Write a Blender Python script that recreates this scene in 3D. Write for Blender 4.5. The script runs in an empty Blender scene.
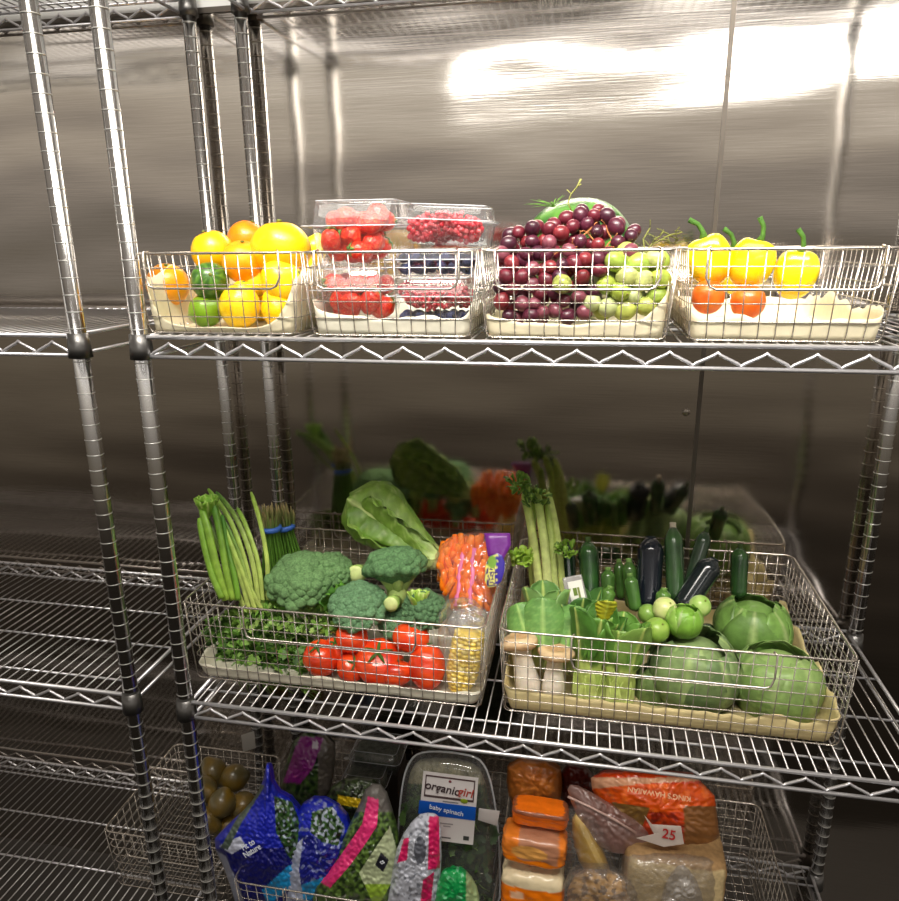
import bpy, math, random
import numpy as np
from mathutils import Vector, Matrix, noise
random.seed(7)
scene = bpy.context.scene
COL = scene.collection
# ------------------------------------------------------------------ camera, world, lights, exposure
F_PX, PITCH, YAW, ROLL, CAM_Z = 724.31, 0.2767, 0.1908, -0.0093, 0.1304
CAM = Vector((0, -1, CAM_Z))
_f = Vector((-math.sin(YAW)*math.cos(PITCH), math.cos(YAW)*math.cos(PITCH), -math.sin(PITCH)))
_r = Vector((math.cos(YAW), math.sin(YAW), 0)); _u = _r.cross(_f)
RT = math.cos(ROLL)*_r + math.sin(ROLL)*_u
UP = -math.sin(ROLL)*_r + math.cos(ROLL)*_u
FW = _f
cd = bpy.data.cameras.new('camera'); cam = bpy.data.objects.new('camera', cd); COL.objects.link(cam)
M = Matrix.Identity(4)
for i in range(3):
    M[i][0], M[i][1], M[i][2], M[i][3] = RT[i], UP[i], -FW[i], CAM[i]
cam.matrix_world = M
cd.sensor_fit = 'HORIZONTAL'; cd.sensor_width = 36.0; cd.lens = 36.0*F_PX/899.0; cd.clip_start = 0.02
scene.camera = cam

w = bpy.data.worlds.new('room'); scene.world = w; w.use_nodes = True
nt = w.node_tree; nt.nodes.clear()
N = nt.nodes.new; L = nt.links.new
tc = N('ShaderNodeTexCoord'); sx = N('ShaderNodeSeparateXYZ'); L(tc.outputs['Generated'], sx.inputs[0])
el = N('ShaderNodeMapRange'); el.inputs['From Min'].default_value = -0.5; el.inputs['From Max'].default_value = 0.5
L(sx.outputs['Z'], el.inputs['Value'])
rp = N('ShaderNodeValToRGB'); L(el.outputs[0], rp.inputs[0])
cr = rp.color_ramp
cr.elements[0].position = 0.0; cr.elements[0].color = (0.015, 0.012, 0.009, 1)
cr.elements[1].position = 1.0; cr.elements[1].color = (0.30, 0.26, 0.22, 1)
for p_, c_ in ((0.14, (0.03, 0.024, 0.018)), (0.22, (0.05, 0.04, 0.03)), (0.30, (0.12, 0.10, 0.076)), (0.40, (0.165, 0.14, 0.105)), (0.50, (0.25, 0.225, 0.195)),
               (0.57, (0.38, 0.34, 0.30)), (0.632, (0.58, 0.52, 0.44)), (0.69, (0.80, 0.74, 0.64)), (0.712, (1.0, 0.94, 0.84)), (0.722, (2.2, 2.1, 2.0)), (0.732, (2.2, 2.1, 2.0)), (0.742, (0.13, 0.11, 0.09)), (0.80, (0.08, 0.066, 0.055)), (0.90, (0.2, 0.17, 0.14))):
    e_ = cr.elements.new(p_); e_.color = (*c_, 1)
bg = N('ShaderNodeBackground'); L(rp.outputs[0], bg.inputs[0]); bg.inputs[1].default_value = 1.0
wo = N('ShaderNodeOutputWorld'); L(bg.outputs[0], wo.inputs[0])

def area(name, loc, target, sx_, sy_, power, col):
    l = bpy.data.lights.new(name, 'AREA'); l.shape = 'RECTANGLE'; l.size = sx_; l.size_y = sy_
    l.energy = power; l.color = col
    o = bpy.data.objects.new(name, l); COL.objects.link(o); o.location = loc
    o.rotation_euler = (Vector(target)-Vector(loc)).to_track_quat('-Z', 'Y').to_euler()
    return o
area('ceiling_or_fill_lamp', (-0.1, -0.25, 1.0), (-0.1, 0.03, -0.1), 1.5, 0.30, 9.0, (1.0, 0.95, 0.86))
l3_ = area('ceiling_or_fill_lamp', (0.50, -2.40, 1.05), (0.0, 0.4, 0.42), 2.7, 0.135, 2.6, (1.0, 0.97, 0.93)); l3_.data.spread = math.radians(80)
fill_lamp = area('ceiling_or_fill_lamp', (0.0, -0.72, 1.12), (0.0, 0.3, -0.02), 1.5, 0.26, 11, (1.0, 0.95, 0.87))  # added frontal fill for the produce, not a fixture of the room
fill_lamp.data.spread = math.radians(70)
scene.view_settings.view_transform = 'Standard'; scene.view_settings.look = 'None'
scene.view_settings.exposure = 0.0; scene.view_settings.gamma = 1.0; scene.view_settings.use_curve_mapping = False
try:
    scene.cycles.max_bounces = 10; scene.cycles.transparent_max_bounces = 24
except Exception: pass

# ------------------------------------------------------------------ helpers
def ray(px, py):
    return FW + RT*((px-449.5)/F_PX) - UP*((py-450.5)/F_PX)
def at(px, py, Y):                       # the point of the depth plane Y seen at a pixel
    d = ray(px, py); return CAM + d*((Y+1)/d.y)
def mpp(px, py, Y):                      # metres per pixel there
    return ((at(px, py, Y)-CAM).dot(FW))/F_PX
def C(r, g, b):
    return tuple(((v/255)/12.92 if v/255 <= 0.04045 else ((v/255+0.055)/1.055)**2.4) for v in (r, g, b))
def inpoly(x, y, P):
    c = False; n = len(P); j = n-1
    for i in range(n):
        if (P[i][1] > y) != (P[j][1] > y) and x < (P[j][0]-P[i][0])*(y-P[i][1])/(P[j][1]-P[i][1]+1e-12)+P[i][0]: c = not c
        j = i
    return c
def fbm(p, s=1.0, o=3):
    return noise.fractal(Vector(p)*s, 1.0, 2.0, o)

class MB:
    def __init__(s): s.v = []; s.f = []; s.m = []; s.c = []
    def add(s, V, Fs, mi=0, col=(1, 1, 1)):
        b = len(s.v); s.v += [tuple(p) for p in V]; s.f += [tuple(b+i for i in f) for f in Fs]; s.m += [mi]*len(Fs)
        s.c += (list(col) if isinstance(col, list) else [col]*len(V)); return s
    def tube(s, pts, r, n=6, closed=False, mi=0, col=(1, 1, 1), flat=1.0, up=None):
        pts = [Vector(p) for p in pts]; k = len(pts)
        rr = r if isinstance(r, (list, tuple)) else [r]*k
        V = []; nrm = None; cc = []
        for i, p in enumerate(pts):
            a = pts[(i-1) % k] if (closed or i > 0) else p
            b = pts[(i+1) % k] if (closed or i < k-1) else p
            t = (b-a); t = t.normalized() if t.length > 1e-9 else Vector((0, 0, 1))
            if nrm is None:
                h = Vector(up) if up else (Vector((0, 0, 1)) if abs(t.z) < 0.9 else Vector((0, 1, 0)))
                nrm = (h - t*h.dot(t)).normalized()
            else:
                q = nrm - t*nrm.dot(t); nrm = q.normalized() if q.length > 1e-6 else nrm
            bn = t.cross(nrm)
            for j in range(n):
                an = 2*math.pi*j/n; V.append(p + (nrm*math.cos(an)*flat + bn*math.sin(an))*rr[i])
                cc.append(col[i] if isinstance(col, list) else col)
        Fs = []
        for i in range(k if closed else k-1):
            i2 = (i+1) % k
            for j in range(n):
                j2 = (j+1) % n; Fs.append((i*n+j, i*n+j2, i2*n+j2, i2*n+j))
        if not closed: Fs += [tuple(range(n-1, -1, -1)), tuple((k-1)*n+j for j in range(n))]
        return s.add(V, Fs, mi, cc)
    def ell(s, c, r, nu=16, nv=10, fn=None, mi=0, col=(1, 1, 1), rot=None):
        c = Vector(c); r = Vector((r, r, r)) if isinstance(r, (int, float)) else Vector(r)
        V = []; cc = []
        def P(d):
            k = fn(d) if fn else 1.0
            q = Vector((d.x*r.x, d.y*r.y, d.z*r.z))*k
            if rot: q = rot @ q
            V.append(c+q); cc.append(col(d) if callable(col) else col)
        P(Vector((0, 0, 1)))
        for i in range(1, nv):
            th = math.pi*i/nv
            for j in range(nu):
                ph = 2*math.pi*j/nu; P(Vector((math.sin(th)*math.cos(ph), math.sin(th)*math.sin(ph), math.cos(th))))
        P(Vector((0, 0, -1)))
        Fs = [(0, 1+j, 1+(j+1) % nu) for j in range(nu)]
        for i in range(nv-2):
            for j in range(nu):
                a = 1+i*nu+j; b = 1+i*nu+(j+1) % nu; Fs.append((a, a+nu, b+nu, b))
        e = len(V)-1; q = 1+(nv-2)*nu
        Fs += [(q+j, e, q+(j+1) % nu) for j in range(nu)]
        return s.add(V, Fs, mi, cc)
    def box(s, x0, x1, y0, y1, z0, z1, mi=0, col=(1, 1, 1), top=0.0):
        t = top
        V = [(x0, y0, z0), (x1, y0, z0), (x1, y1, z0), (x0, y1, z0), (x0+t, y0+t, z1), (x1-t, y0+t, z1), (x1-t, y1-t, z1), (x0+t, y1-t, z1)]
        return s.add(V, [(0, 3, 2, 1), (4, 5, 6, 7), (0, 1, 5, 4), (1, 2, 6, 5), (2, 3, 7, 6), (3, 0, 4, 7)], mi, col)
    def grid(s, nu, nv, fn, mi=0, colfn=None, wrap=False):
        V = []; cc = []
        for i in range(nu+1):
            for j in range(nv+1):
                V.append(fn(i/nu, j/nv)); cc.append(colfn(i/nu, j/nv) if colfn else (1, 1, 1))
        Fs = [(i*(nv+1)+j, (i+1)*(nv+1)+j, (i+1)*(nv+1)+j+1, i*(nv+1)+j+1) for i in range(nu) for j in range(nv)]
        return s.add(V, Fs, mi, cc)
    def xf(s, Mx):
        s.v = [tuple(Mx @ Vector(p)) for p in s.v]; return s
    def mesh(s, name, mats, smooth=True):
        me = bpy.data.meshes.new(name); me.from_pydata(s.v, [], s.f); 
        for m in (mats if isinstance(mats, (list, tuple)) else [mats]): me.materials.append(m)
        me.polygons.foreach_set('material_index', s.m)
        me.polygons.foreach_set('use_smooth', [smooth]*len(s.f))
        a = me.color_attributes.new('Col', 'FLOAT_COLOR', 'POINT')
        a.data.foreach_set('color', np.array([(*c, 1) for c in s.c], dtype=np.float32).ravel())
        me.update(); return me
    def obj(s, name, mats, parent=None, smooth=True, loc=None, solid=0, bevel=0):
        o = bpy.data.objects.new(name, s.mesh(name, mats, smooth)); COL.objects.link(o)
        if parent: o.parent = parent
        if loc is not None: o.location = loc
        if solid:
            md = o.modifiers.new('t', 'SOLIDIFY'); md.thickness = solid; md.offset = 0
        if bevel:
            md = o.modifiers.new('b', 'BEVEL'); md.width = bevel; md.segments = 3; md.limit_method = 'ANGLE'
        return o

def tag(o, label, cat, group=None, kind=None):
    if label: o['label'] = label
    if cat: o['category'] = cat
    if group: o['group'] = group
    if kind: o['kind'] = kind
    return o
def empty(name, loc, label=None, cat=None, group=None, rot=None):
    o = bpy.data.objects.new(name, None); COL.objects.link(o); o.location = loc; o.empty_display_size = 0.01
    if rot is not None: o.rotation_euler = rot
    return tag(o, label, cat, group)
def copy_tree(o, loc=None, label=None, group=None, scale=None, rot=None):
    def cp(a, parent):
        b = a.copy(); COL.objects.link(b); b.parent = parent
        for ch in list(a.children): cp(ch, b)
        return b
    r = cp(o, None)
    if loc is not None: r.location = loc
    if label: r['label'] = label
    if group: r['group'] = group
    if scale is not None: r.scale = (scale, scale, scale) if isinstance(scale, (int, float)) else scale
    if rot is not None: r.rotation_euler = rot
    return r
def axes(P0, P1, face=(0, -1, 0.25)):       # local Z runs P0->P1, local -Y faces the aisle
    z = (Vector(P1)-Vector(P0)).normalized(); fa = Vector(face)
    y = -(fa - z*fa.dot(z)).normalized(); x = y.cross(z)
    m = Matrix.Identity(4)
    for i in range(3): m[i][0], m[i][1], m[i][2], m[i][3] = x[i], y[i], z[i], P0[i]
    return m

# ------------------------------------------------------------------ materials
def mat(name, col=(1, 1, 1), rough=0.5, metal=0.0, vcol=False, var=0.0, vscale=30, bump=0.0, bscale=200, sss=0.0, coat=0.0,
        spec=0.5, col2=None, stretch=(1, 1, 1), emit=None, trans=0.0, detail=3):
    m = bpy.data.materials.new(name); m.use_nodes = True; t = m.node_tree; n = t.nodes; l = t.links
    b = n['Principled BSDF']; b.inputs['Roughness'].default_value = rough; b.inputs['Metallic'].default_value = metal
    b.inputs['Specular IOR Level'].default_value = spec
    if coat: b.inputs['Coat Weight'].default_value = coat; b.inputs['Coat Roughness'].default_value = 0.12
    if sss:
        b.inputs['Subsurface Weight'].default_value = sss; b.inputs['Subsurface Scale'].default_value = 0.008
        b.inputs['Subsurface Radius'].default_value = (1.0, 0.5, 0.25)
    tc = n.new('ShaderNodeTexCoord'); mp = n.new('ShaderNodeMapping'); mp.inputs['Scale'].default_value = stretch
    l.new(tc.outputs['Object'], mp.inputs[0])
    if vcol:
        a = n.new('ShaderNodeVertexColor'); a.layer_name = 'Col'; src = a.outputs[0]
    else:
        rg = n.new('ShaderNodeRGB'); rg.outputs[0].default_value = (*col, 1); src = rg.outputs[0]
    if var or col2:
        nz = n.new('ShaderNodeTexNoise'); nz.inputs['Scale'].default_value = vscale; nz.inputs['Detail'].default_value = detail
        l.new(mp.outputs[0], nz.inputs['Vector'])
        mr = n.new('ShaderNodeMapRange'); mr.inputs['From Min'].default_value = 0.35; mr.inputs['From Max'].default_value = 0.65
        l.new(nz.outputs[0], mr.inputs['Value'])
        mi = n.new('ShaderNodeMix'); mi.data_type = 'RGBA'
        if col2:
            l.new(mr.outputs[0], mi.inputs[0]); l.new(src, mi.inputs[6]); mi.inputs[7].default_value = (*col2, 1)
        else:
            mr.inputs['To Min'].default_value = 1-var; mr.inputs['To Max'].default_value = 1+var
            mi.blend_type = 'MULTIPLY'; mi.inputs[0].default_value = 1.0
            l.new(src, mi.inputs[6]); l.new(mr.outputs[0], mi.inputs[7])
        src = mi.outputs[2]
    l.new(src, b.inputs['Base Color'])
    if bump:
        nb = n.new('ShaderNodeTexNoise'); nb.inputs['Scale'].default_value = bscale; l.new(mp.outputs[0], nb.inputs['Vector'])
        bp = n.new('ShaderNodeBump'); bp.inputs['Strength'].default_value = bump; bp.inputs['Distance'].default_value = 0.002
        l.new(nb.outputs[0], bp.inputs['Height']); l.new(bp.outputs[0], b.inputs['Normal'])
    return m
def film(name, clear=0.85, tint=(1, 1, 1), rough=0.12, bump=0.6, bscale=60, body=(0.8, 0.8, 0.8), fmax=0.5):
    m = bpy.data.materials.new(name); m.use_nodes = True; t = m.node_tree; n = t.nodes; l = t.links
    b = n['Principled BSDF']; b.inputs['Base Color'].default_value = (*body, 1); b.inputs['Roughness'].default_value = rough
    b.inputs['Specular IOR Level'].default_value = 0.8
    tr = n.new('ShaderNodeBsdfTransparent'); tr.inputs[0].default_value = (*tint, 1)
    gl = n.new('ShaderNodeBsdfGlossy'); gl.inputs['Roughness'].default_value = rough
    lw = n.new('ShaderNodeLayerWeight'); lw.inputs[0].default_value = 0.35
    tc = n.new('ShaderNodeTexCoord')
    nb = n.new('ShaderNodeTexNoise'); nb.inputs['Scale'].default_value = bscale; nb.inputs['Detail'].default_value = 4
    nb.inputs['Distortion'].default_value = 0.6
    l.new(tc.outputs['Object'], nb.inputs['Vector'])
    bp = n.new('ShaderNodeBump'); bp.inputs['Strength'].default_value = bump; bp.inputs['Distance'].default_value = 0.004
    l.new(nb.outputs[0], bp.inputs['Height'])
    for x_ in (b, gl, lw): l.new(bp.outputs[0], x_.inputs['Normal'])
    m1 = n.new('ShaderNodeMixShader'); m1.inputs[0].default_value = clear
    l.new(b.outputs[0], m1.inputs[1]); l.new(tr.outputs[0], m1.inputs[2])
    mr = n.new('ShaderNodeMapRange'); mr.inputs['To Min'].default_value = 0.04; mr.inputs['To Max'].default_value = fmax
    l.new(lw.outputs['Fresnel'], mr.inputs['Value'])
    m2 = n.new('ShaderNodeMixShader'); l.new(mr.outputs[0], m2.inputs[0]); l.new(m1.outputs[0], m2.inputs[1]); l.new(gl.outputs[0], m2.inputs[2])
    l.new(m2.outputs[0], n['Material Output'].inputs[0])
    return m
CHROME = mat('zinc_wire', (0.62, 0.57, 0.51), 0.26, 0.9)
DECKW = mat('deck_wire', (0.45, 0.43, 0.42), 0.35, 0.85)
RAIL = mat('bright_chrome', (0.80, 0.79, 0.82), 0.3, 0.75)
POST = mat('post_chrome', (0.62, 0.61, 0.60), 0.16, 1.0)
GROOVE = mat('groove', (0.6, 0.59, 0.56), 0.45, 0.7)
BLACKP = mat('black_plastic', (0.02, 0.02, 0.02), 0.4)
PAPER = mat('liner_paper', C(232, 222, 190), 0.7, var=0.08, vscale=25, bump=0.3, bscale=90)
PAPERW = mat('liner_white', C(225, 220, 200), 0.7, var=0.08, vscale=25, bump=0.3, bscale=90)
PAPERT = mat('liner_tan', C(222, 204, 150), 0.7, var=0.12, vscale=25, bump=0.3, bscale=90)
PLANT = mat('plant', vcol=True, rough=0.42, var=0.16, vscale=60, bump=0.25, bscale=180, spec=0.4)
MATTE = mat('plant_matte', vcol=True, rough=0.75, var=0.14, vscale=120, bump=0.5, bscale=500, spec=0.3)
SKIN = mat('fruit_skin', vcol=True, rough=0.3, var=0.07, vscale=25, bump=0.15, bscale=350, coat=0.15)
SKIN2 = mat('shiny_skin', vcol=True, rough=0.2, var=0.10, vscale=22, coat=0.35, sss=0.1)
PRINT = mat('printed_plastic', vcol=True, rough=0.28, var=0.10, vscale=30, bump=0.5, bscale=45, coat=0.3)
FLAT = mat('printed_label', vcol=True, rough=0.45)
INK = mat('ink_dark', C(50, 30, 34), 0.5)
WHITEINK = mat('ink_white', C(225, 232, 240), 0.5)
BOXFILM = film('clamshell_plastic', 0.93, (0.97, 0.98, 1.0), 0.08, 0.15, 25, fmax=0.28)
FILM = film('clear_film', 0.95, (1, 1, 1), 0.12, 0.6, 55, fmax=0.35)
FILM2 = film('cloudy_film', 0.6, (1, 1, 1), 0.2, 1.0, 50, (0.65, 0.62, 0.60))

# brushed stainless panel: broad soft ripples and horizontal grain
STEEL = bpy.data.materials.new('brushed_steel'); STEEL.use_nodes = True
t = STEEL.node_tree; n = t.nodes; l = t.links; b = n['Principled BSDF']
b.inputs['Metallic'].default_value = 1.0
tc = n.new('ShaderNodeTexCoord')
def nz_(scale, st, det=3):
    mp = n.new('ShaderNodeMapping'); mp.inputs['Scale'].default_value = st; l.new(tc.outputs['Object'], mp.inputs[0])
    q = n.new('ShaderNodeTexNoise'); q.inputs['Scale'].default_value = scale; q.inputs['Detail'].default_value = det
    l.new(mp.outputs[0], q.inputs['Vector']); return q.outputs[0]
big = nz_(3.0, (0.6, 1, 2.0), 1); fine = nz_(40, (0.25, 1, 9), 3)
r1 = n.new('ShaderNodeMapRange'); r1.inputs['To Min'].default_value = 0.06; r1.inputs['To Max'].default_value = 0.115
l.new(fine, r1.inputs['Value']); l.new(r1.outputs[0], b.inputs['Roughness'])
rc = n.new('ShaderNodeValToRGB'); rc.color_ramp.elements[0].color = (0.50, 0.46, 0.41, 1); rc.color_ramp.elements[1].color = (0.66, 0.61, 0.56, 1)
l.new(fine, rc.inputs[0]); l.new(rc.outputs[0], b.inputs['Base Color'])
b1 = n.new('ShaderNodeBump'); b1.inputs['Strength'].default_value = 0.5; b1.inputs['Distance'].default_value = 0.012; l.new(big, b1.inputs['Height'])
b2 = n.new('ShaderNodeBump'); b2.inputs['Strength'].default_value = 0.02; b2.inputs['Distance'].default_value = 0.002
l.new(fine, b2.inputs['Height']); l.new(b1.outputs[0], b2.inputs['Normal']); l.new(b2.outputs[0], b.inputs['Normal'])
WHITEWALL = mat('white_wall', (0.9, 0.9, 0.88), 0.6)

# ------------------------------------------------------------------ setting: the steel-clad back wall
DW = 0.474
def struct(name, mb, m, parent=None, smooth=False):
    o = mb.obj(name, m, parent, smooth)
    if not parent: o['kind'] = 'structure'
    return o
q = MB(); q.box(-2.3, 0.2195, DW, DW+0.012, -1.55, 0.575); q.box(0.2215, 2.0, DW, DW+0.012, -1.55, 0.575)
wb = struct('wall_back', q, STEEL)
q = MB(); q.box(-2.3, 2.0, DW+0.001, DW+0.014, 0.575, 1.1); struct('wall_back_upper', q, WHITEWALL)
q = MB(); q.box(-2.3, 2.0, DW-0.004, DW, 0.568, 0.578); q.box(0.2165, 0.2245, DW-0.002, DW, -1.55, 0.568); struct('trim_1', q, mat('seam_trim', (0.16, 0.14, 0.12), 0.45, 1.0))
q = MB(); rv = at(686, 412, DW)
q.ell((rv.x, DW, rv.z), (0.008, 0.004, 0.008)); q.obj('rivet', mat('rivet_steel', (0.35, 0.31, 0.27), 0.35, 1.0), wb)
q = MB(); q.box(-2.3, 2.0, -0.02, DW, -1.56, -1.55); struct('floor', q, mat('floor_dark', (0.05, 0.045, 0.04), 0.6))

# ------------------------------------------------------------------ wire shelving unit
DEP = 0.457; ZL = -0.64; ZB = -1.245; ZT = 0.590
unit = empty('wire_shelving_unit', (0, 0, -1.5), 'chrome wire shelving unit with zigzag front rails holding the wire baskets', 'shelving unit')
def shelf(z, x0, x1, parent, name='shelf'):
    Y0, Y1 = 0.0, DEP; q = MB()
    for zz, r in ((0, 0.0034), (-0.0305, 0.0030)):
        q.tube([(x0, Y0, zz), (x1, Y0, zz)], r, 8); q.tube([(x0, Y1, zz), (x1, Y1, zz)], r, 8)
        q.tube([(x0, Y0, zz), (x0, Y1, zz)], r, 8); q.tube([(x1, Y0, zz), (x1, Y1, zz)], r, 8)
    for yy in (0.045, 0.165, 0.29, 0.412): q.tube([(x0, yy, -0.0045), (x1, yy, -0.0045)], 0.0022, 6)
    o = q.obj(name, RAIL, parent, True, (0, 0, z-parent.location.z))
    for yy in (Y0, Y1):
        q = MB(); pts = []; k = int((x1-x0)/0.0305)
        ofs = 0.006
        for i in range(k+1):
            x = x0+ofs+i*0.0305; up = i % 2
            zz = -0.0095 if up else -0.0275
            for dx in (-0.004, 0, 0.004): pts.append((x+dx, yy+0.001, zz + (-0.0035 if up else 0.0035)*(abs(dx)/0.004)**1.5))
        q.tube(pts, 0.0025, 6); q.obj('zigzag_truss', RAIL, o)
    q = MB(); x = x0+0.012
    while x < x1-0.005:
        q.tube([(x, Y0-0.001, 0.0015), (x, Y1, 0.0015)], 0.0015, 6); x += 0.0203
    q.obj('wire_deck', DECKW, o)
    return o
for z in (0, ZL, ZB, ZT): shelf(z, -0.662, 0.545, unit)
COLLAR = mat('collar', (0.16, 0.155, 0.15), 0.35, 0.9)
def post(x, y, parent, z0=-1.5, z1=0.85):
    q = MB(); q.tube([(x, y, z0), (x, y, z1)], 0.0127, 20)
    z = z0+0.0127
    while z < z1:
        q.tube([(x, y, z-0.0007), (x, y, z+0.0007)], 0.01295, 20, mi=1); z += 0.0254
    o = q.obj('post', [POST, GROOVE], parent, True, (0, 0, -parent.location.z))
    for z in (0, ZL, ZB, ZT):
        q = MB(); q.tube([(x, y, z-0.034), (x, y, z-0.02), (x, y, z+0.004)], [0.018, 0.0172, 0.0155], 20)
        q.obj('shelf_collar', COLLAR, o)
post(-0.6735, DEP-0.014, unit); post(-0.6735, 0.003, unit); post(0.5565, DEP-0.014, unit); post(0.5565, 0.003, unit)
unit2 = empty('wire_shelving_unit', (0, 0, -1.5), 'neighbouring chrome shelving unit left of the one holding the baskets, its posts close beside it', 'shelving unit')
for z in (0, ZL, ZB, ZT): shelf(z, -1.96, -0.792, unit2)
post(-0.78, DEP-0.014, unit2); post(-0.78, 0.003, unit2)

# ------------------------------------------------------------------ wire baskets
def rrect(x0, x1, y0, y1, z, r=0.018, n=5):
    P = []
    for cx, cy, a0 in ((x1-r, y0+r, -90), (x1-r, y1-r, 0), (x0+r, y1-r, 90), (x0+r, y0+r, 180)):
        for i in range(n+1):
            a = math.radians(a0+90*i/n); P.append((cx+r*math.cos(a), cy+r*math.sin(a), z))
    return P
def basket(label, x0, x1, y0, y1, z0, h, taper=0.011, hin=0.024, drop=0.05, wr=0.00085, hw=None, group='chrome wire baskets'):
    root = empty('wire_basket', ((x0+x1)/2, (y0+y1)/2, z0), label, 'basket', group)
    cx, cy = root.location.x, root.location.y
    X0, X1, Y0, Y1 = x0-cx, x1-cx, y0-cy, y1-cy; T = taper
    q = MB(); q.tube(rrect(X0, X1, Y0, Y1, h), 0.0019, 8, closed=True); q.obj('rim', CHROME, root)
    q = MB(); nh = max(4, round(h/0.0215))
    for k in range(nh):
        s = T*(1-k/nh); q.tube(rrect(X0+s, X1-s, Y0+s, Y1-s, h*k/nh+0.002), wr, 5, closed=True)
    def prof(a0, a1, mk):
        s = T; return [mk(a0, h), mk(a0+s*0.9, 0.010), mk(a0+s+0.003, 0.003), mk(a0+s+0.009, 0.001), mk(a1-s-0.009, 0.001), mk(a1-s-0.003, 0.003), mk(a1-s*0.9, 0.010), mk(a1, h)]
    k = round((X1-X0-2*T)/0.0205)
    for i in range(k+1):
        u = i/k; xb = X0+T+(X1-X0-2*T)*u; xt = X0+0.006+(X1-X0-0.012)*u
        q.tube(prof(Y0, Y1, lambda a, z: (xb+(xt-xb)*z/h, a, z)), wr, 5)
    k = round((Y1-Y0-2*T)/0.0205)
    for i in range(k+1):
        u = i/k; yb = Y0+T+(Y1-Y0-2*T)*u; yt = Y0+0.006+(Y1-Y0-0.012)*u
        q.tube(prof(X0, X1, lambda a, z: (a, yb+(yt-yb)*z/h, z)), wr, 5)
    q.obj('wire_mesh', CHROME, root)
    a, b_ = (X0+hin, X1-hin) if hw is None else (-hw, hw)
    for sgn, yy in ((-1, Y0), (1, Y1)):
        q = MB(); y1_ = yy+sgn*0.004; y2_ = yy+sgn*0.007
        pts = [(a+0.004, yy-sgn*0.003, h+0.003), (a, y1_, h+0.002), (a, y1_, h-drop*0.7), (a+0.005, y2_, h-drop*0.93), (a+0.013, y2_, h-drop),
               (b_-0.013, y2_, h-drop), (b_-0.005, y2_, h-drop*0.93), (b_, y1_, h-drop*0.7), (b_, y1_, h+0.002), (b_-0.004, yy-sgn*0.003, h+0.003)]
        q.tube(pts, 0.0017, 8); q.obj('handle', CHROME, root)
    return root
def liner(label, x0, x1, y0, y1, z0, hf, hl, hr, hb, m, group='paper basket liners', seed=0):
    cx, cy = (x0+x1)/2, (y0+y1)/2; ring = []
    P = rrect(x0-cx, x1-cx, y0-cy, y1-cy, 0, 0.014, 4); R = []
    for i in range(len(P)):
        a = Vector(P[i]); b = Vector(P[(i+1) % len(P)]); d = (b-a).length; k = max(1, int(d/0.012))
        for j in range(k): R.append(a+(b-a)*j/k)
    q = MB(); nn = len(R); W = (x1-x0)/2; D = (y1-y0)/2
    V = []
    for lev in range(5):
        for i, p in enumerate(R):
            u = (p.x/W+1)/2; fy = (p.y/D+1)/2
            side = hl*(1-u)+hr*u
            hh = hf*(1-fy)+hb*fy
            hh = hh*(1-abs(2*u-1)**6)+side*abs(2*u-1)**6 if fy < 0.02 else (side if (u < 0.02 or u > 0.98) else hh)
            nzv = fbm((p.x*1.0+seed, p.y, 0), 22, 2)
            hh *= 1+0.35*nzv
            t_ = lev/4
            out = 1+0.035*t_ + 0.008*noise.noise(Vector((p.x*50+seed, p.y*50, t_*3)))
            V.append((p.x*out, p.y*out, 0.0025+hh*t_))
    Fs = [(l_*nn+i, l_*nn+(i+1) % nn, (l_+1)*nn+(i+1) % nn, (l_+1)*nn+i) for l_ in range(4) for i in range(nn)]
    Fs.append(tuple(range(nn-1, -1, -1)))
    q.add(V, Fs)
    o = q.obj('paper_liner', m, None, True, (cx, cy, z0), solid=0.0008)
    return tag(o, label, 'liner', group)
ZU = 0.0038
BY0, BY1 = 0.005, 0.36
basket('small wire basket of oranges and lemons at the left end of the upper shelf', -0.674, -0.415, BY0, BY1, ZU, 0.118)
basket('small wire basket filled with clear boxes of berries', -0.409, -0.1545, BY0, BY1, ZU, 0.118)
basket('small wire basket heaped with red and green grapes', -0.153, 0.112, BY0, BY1, ZU, 0.118)
basket('small wire basket of yellow peppers, farthest right on the upper shelf', 0.121, 0.378, BY0, BY1, ZU, 0.118)
liner('cream paper liner under the oranges and lemons', -0.662, -0.429, 0.020, 0.345, ZU, 0.008, 0.08, 0.085, 0.06, PAPER, seed=1)
liner('cream paper liner under the berry boxes', -0.396, -0.168, 0.020, 0.345, ZU, 0.026, 0.05, 0.035, 0.03, PAPERW, seed=2)
liner('cream paper liner under the grapes', -0.140, 0.098, 0.020, 0.345, ZU, 0.020, 0.025, 0.075, 0.05, PAPER, seed=3)
liner('cream paper liner in the basket of yellow peppers', 0.135, 0.365, 0.020, 0.345, ZU, 0.03, 0.04, 0.04, 0.03, PAPER, seed=4)
LZ = ZL+0.0052
basket('large wire basket of tomatoes, broccoli and leafy greens on the lower shelf', -0.692, -0.147, 0.056, 0.425, LZ, 0.157, taper=0.009, hw=0.155, drop=0.055)
basket('large wire basket of mushrooms, bok choy and cucumbers on the lower shelf', -0.124, 0.421, 0.056, 0.45, LZ, 0.157, taper=0.009, hw=0.155, drop=0.055)
liner('off-white paper liner under the tomatoes and herbs', -0.676, -0.163, 0.071, 0.408, LZ, 0.024, 0.03, 0.03, 0.03, PAPERW, seed=5)
liner('tan paper liner under the mushrooms and bok choy', -0.108, 0.405, 0.071, 0.434, LZ, 0.036, 0.05, 0.05, 0.03, PAPERT, seed=6)
BZ = ZB+0.0052
basket('large wire basket of bagged salad greens on the bottom shelf', -0.650, -0.135, 0.05, 0.45, BZ, 0.155, hw=0.15, drop=0.05)
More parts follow.
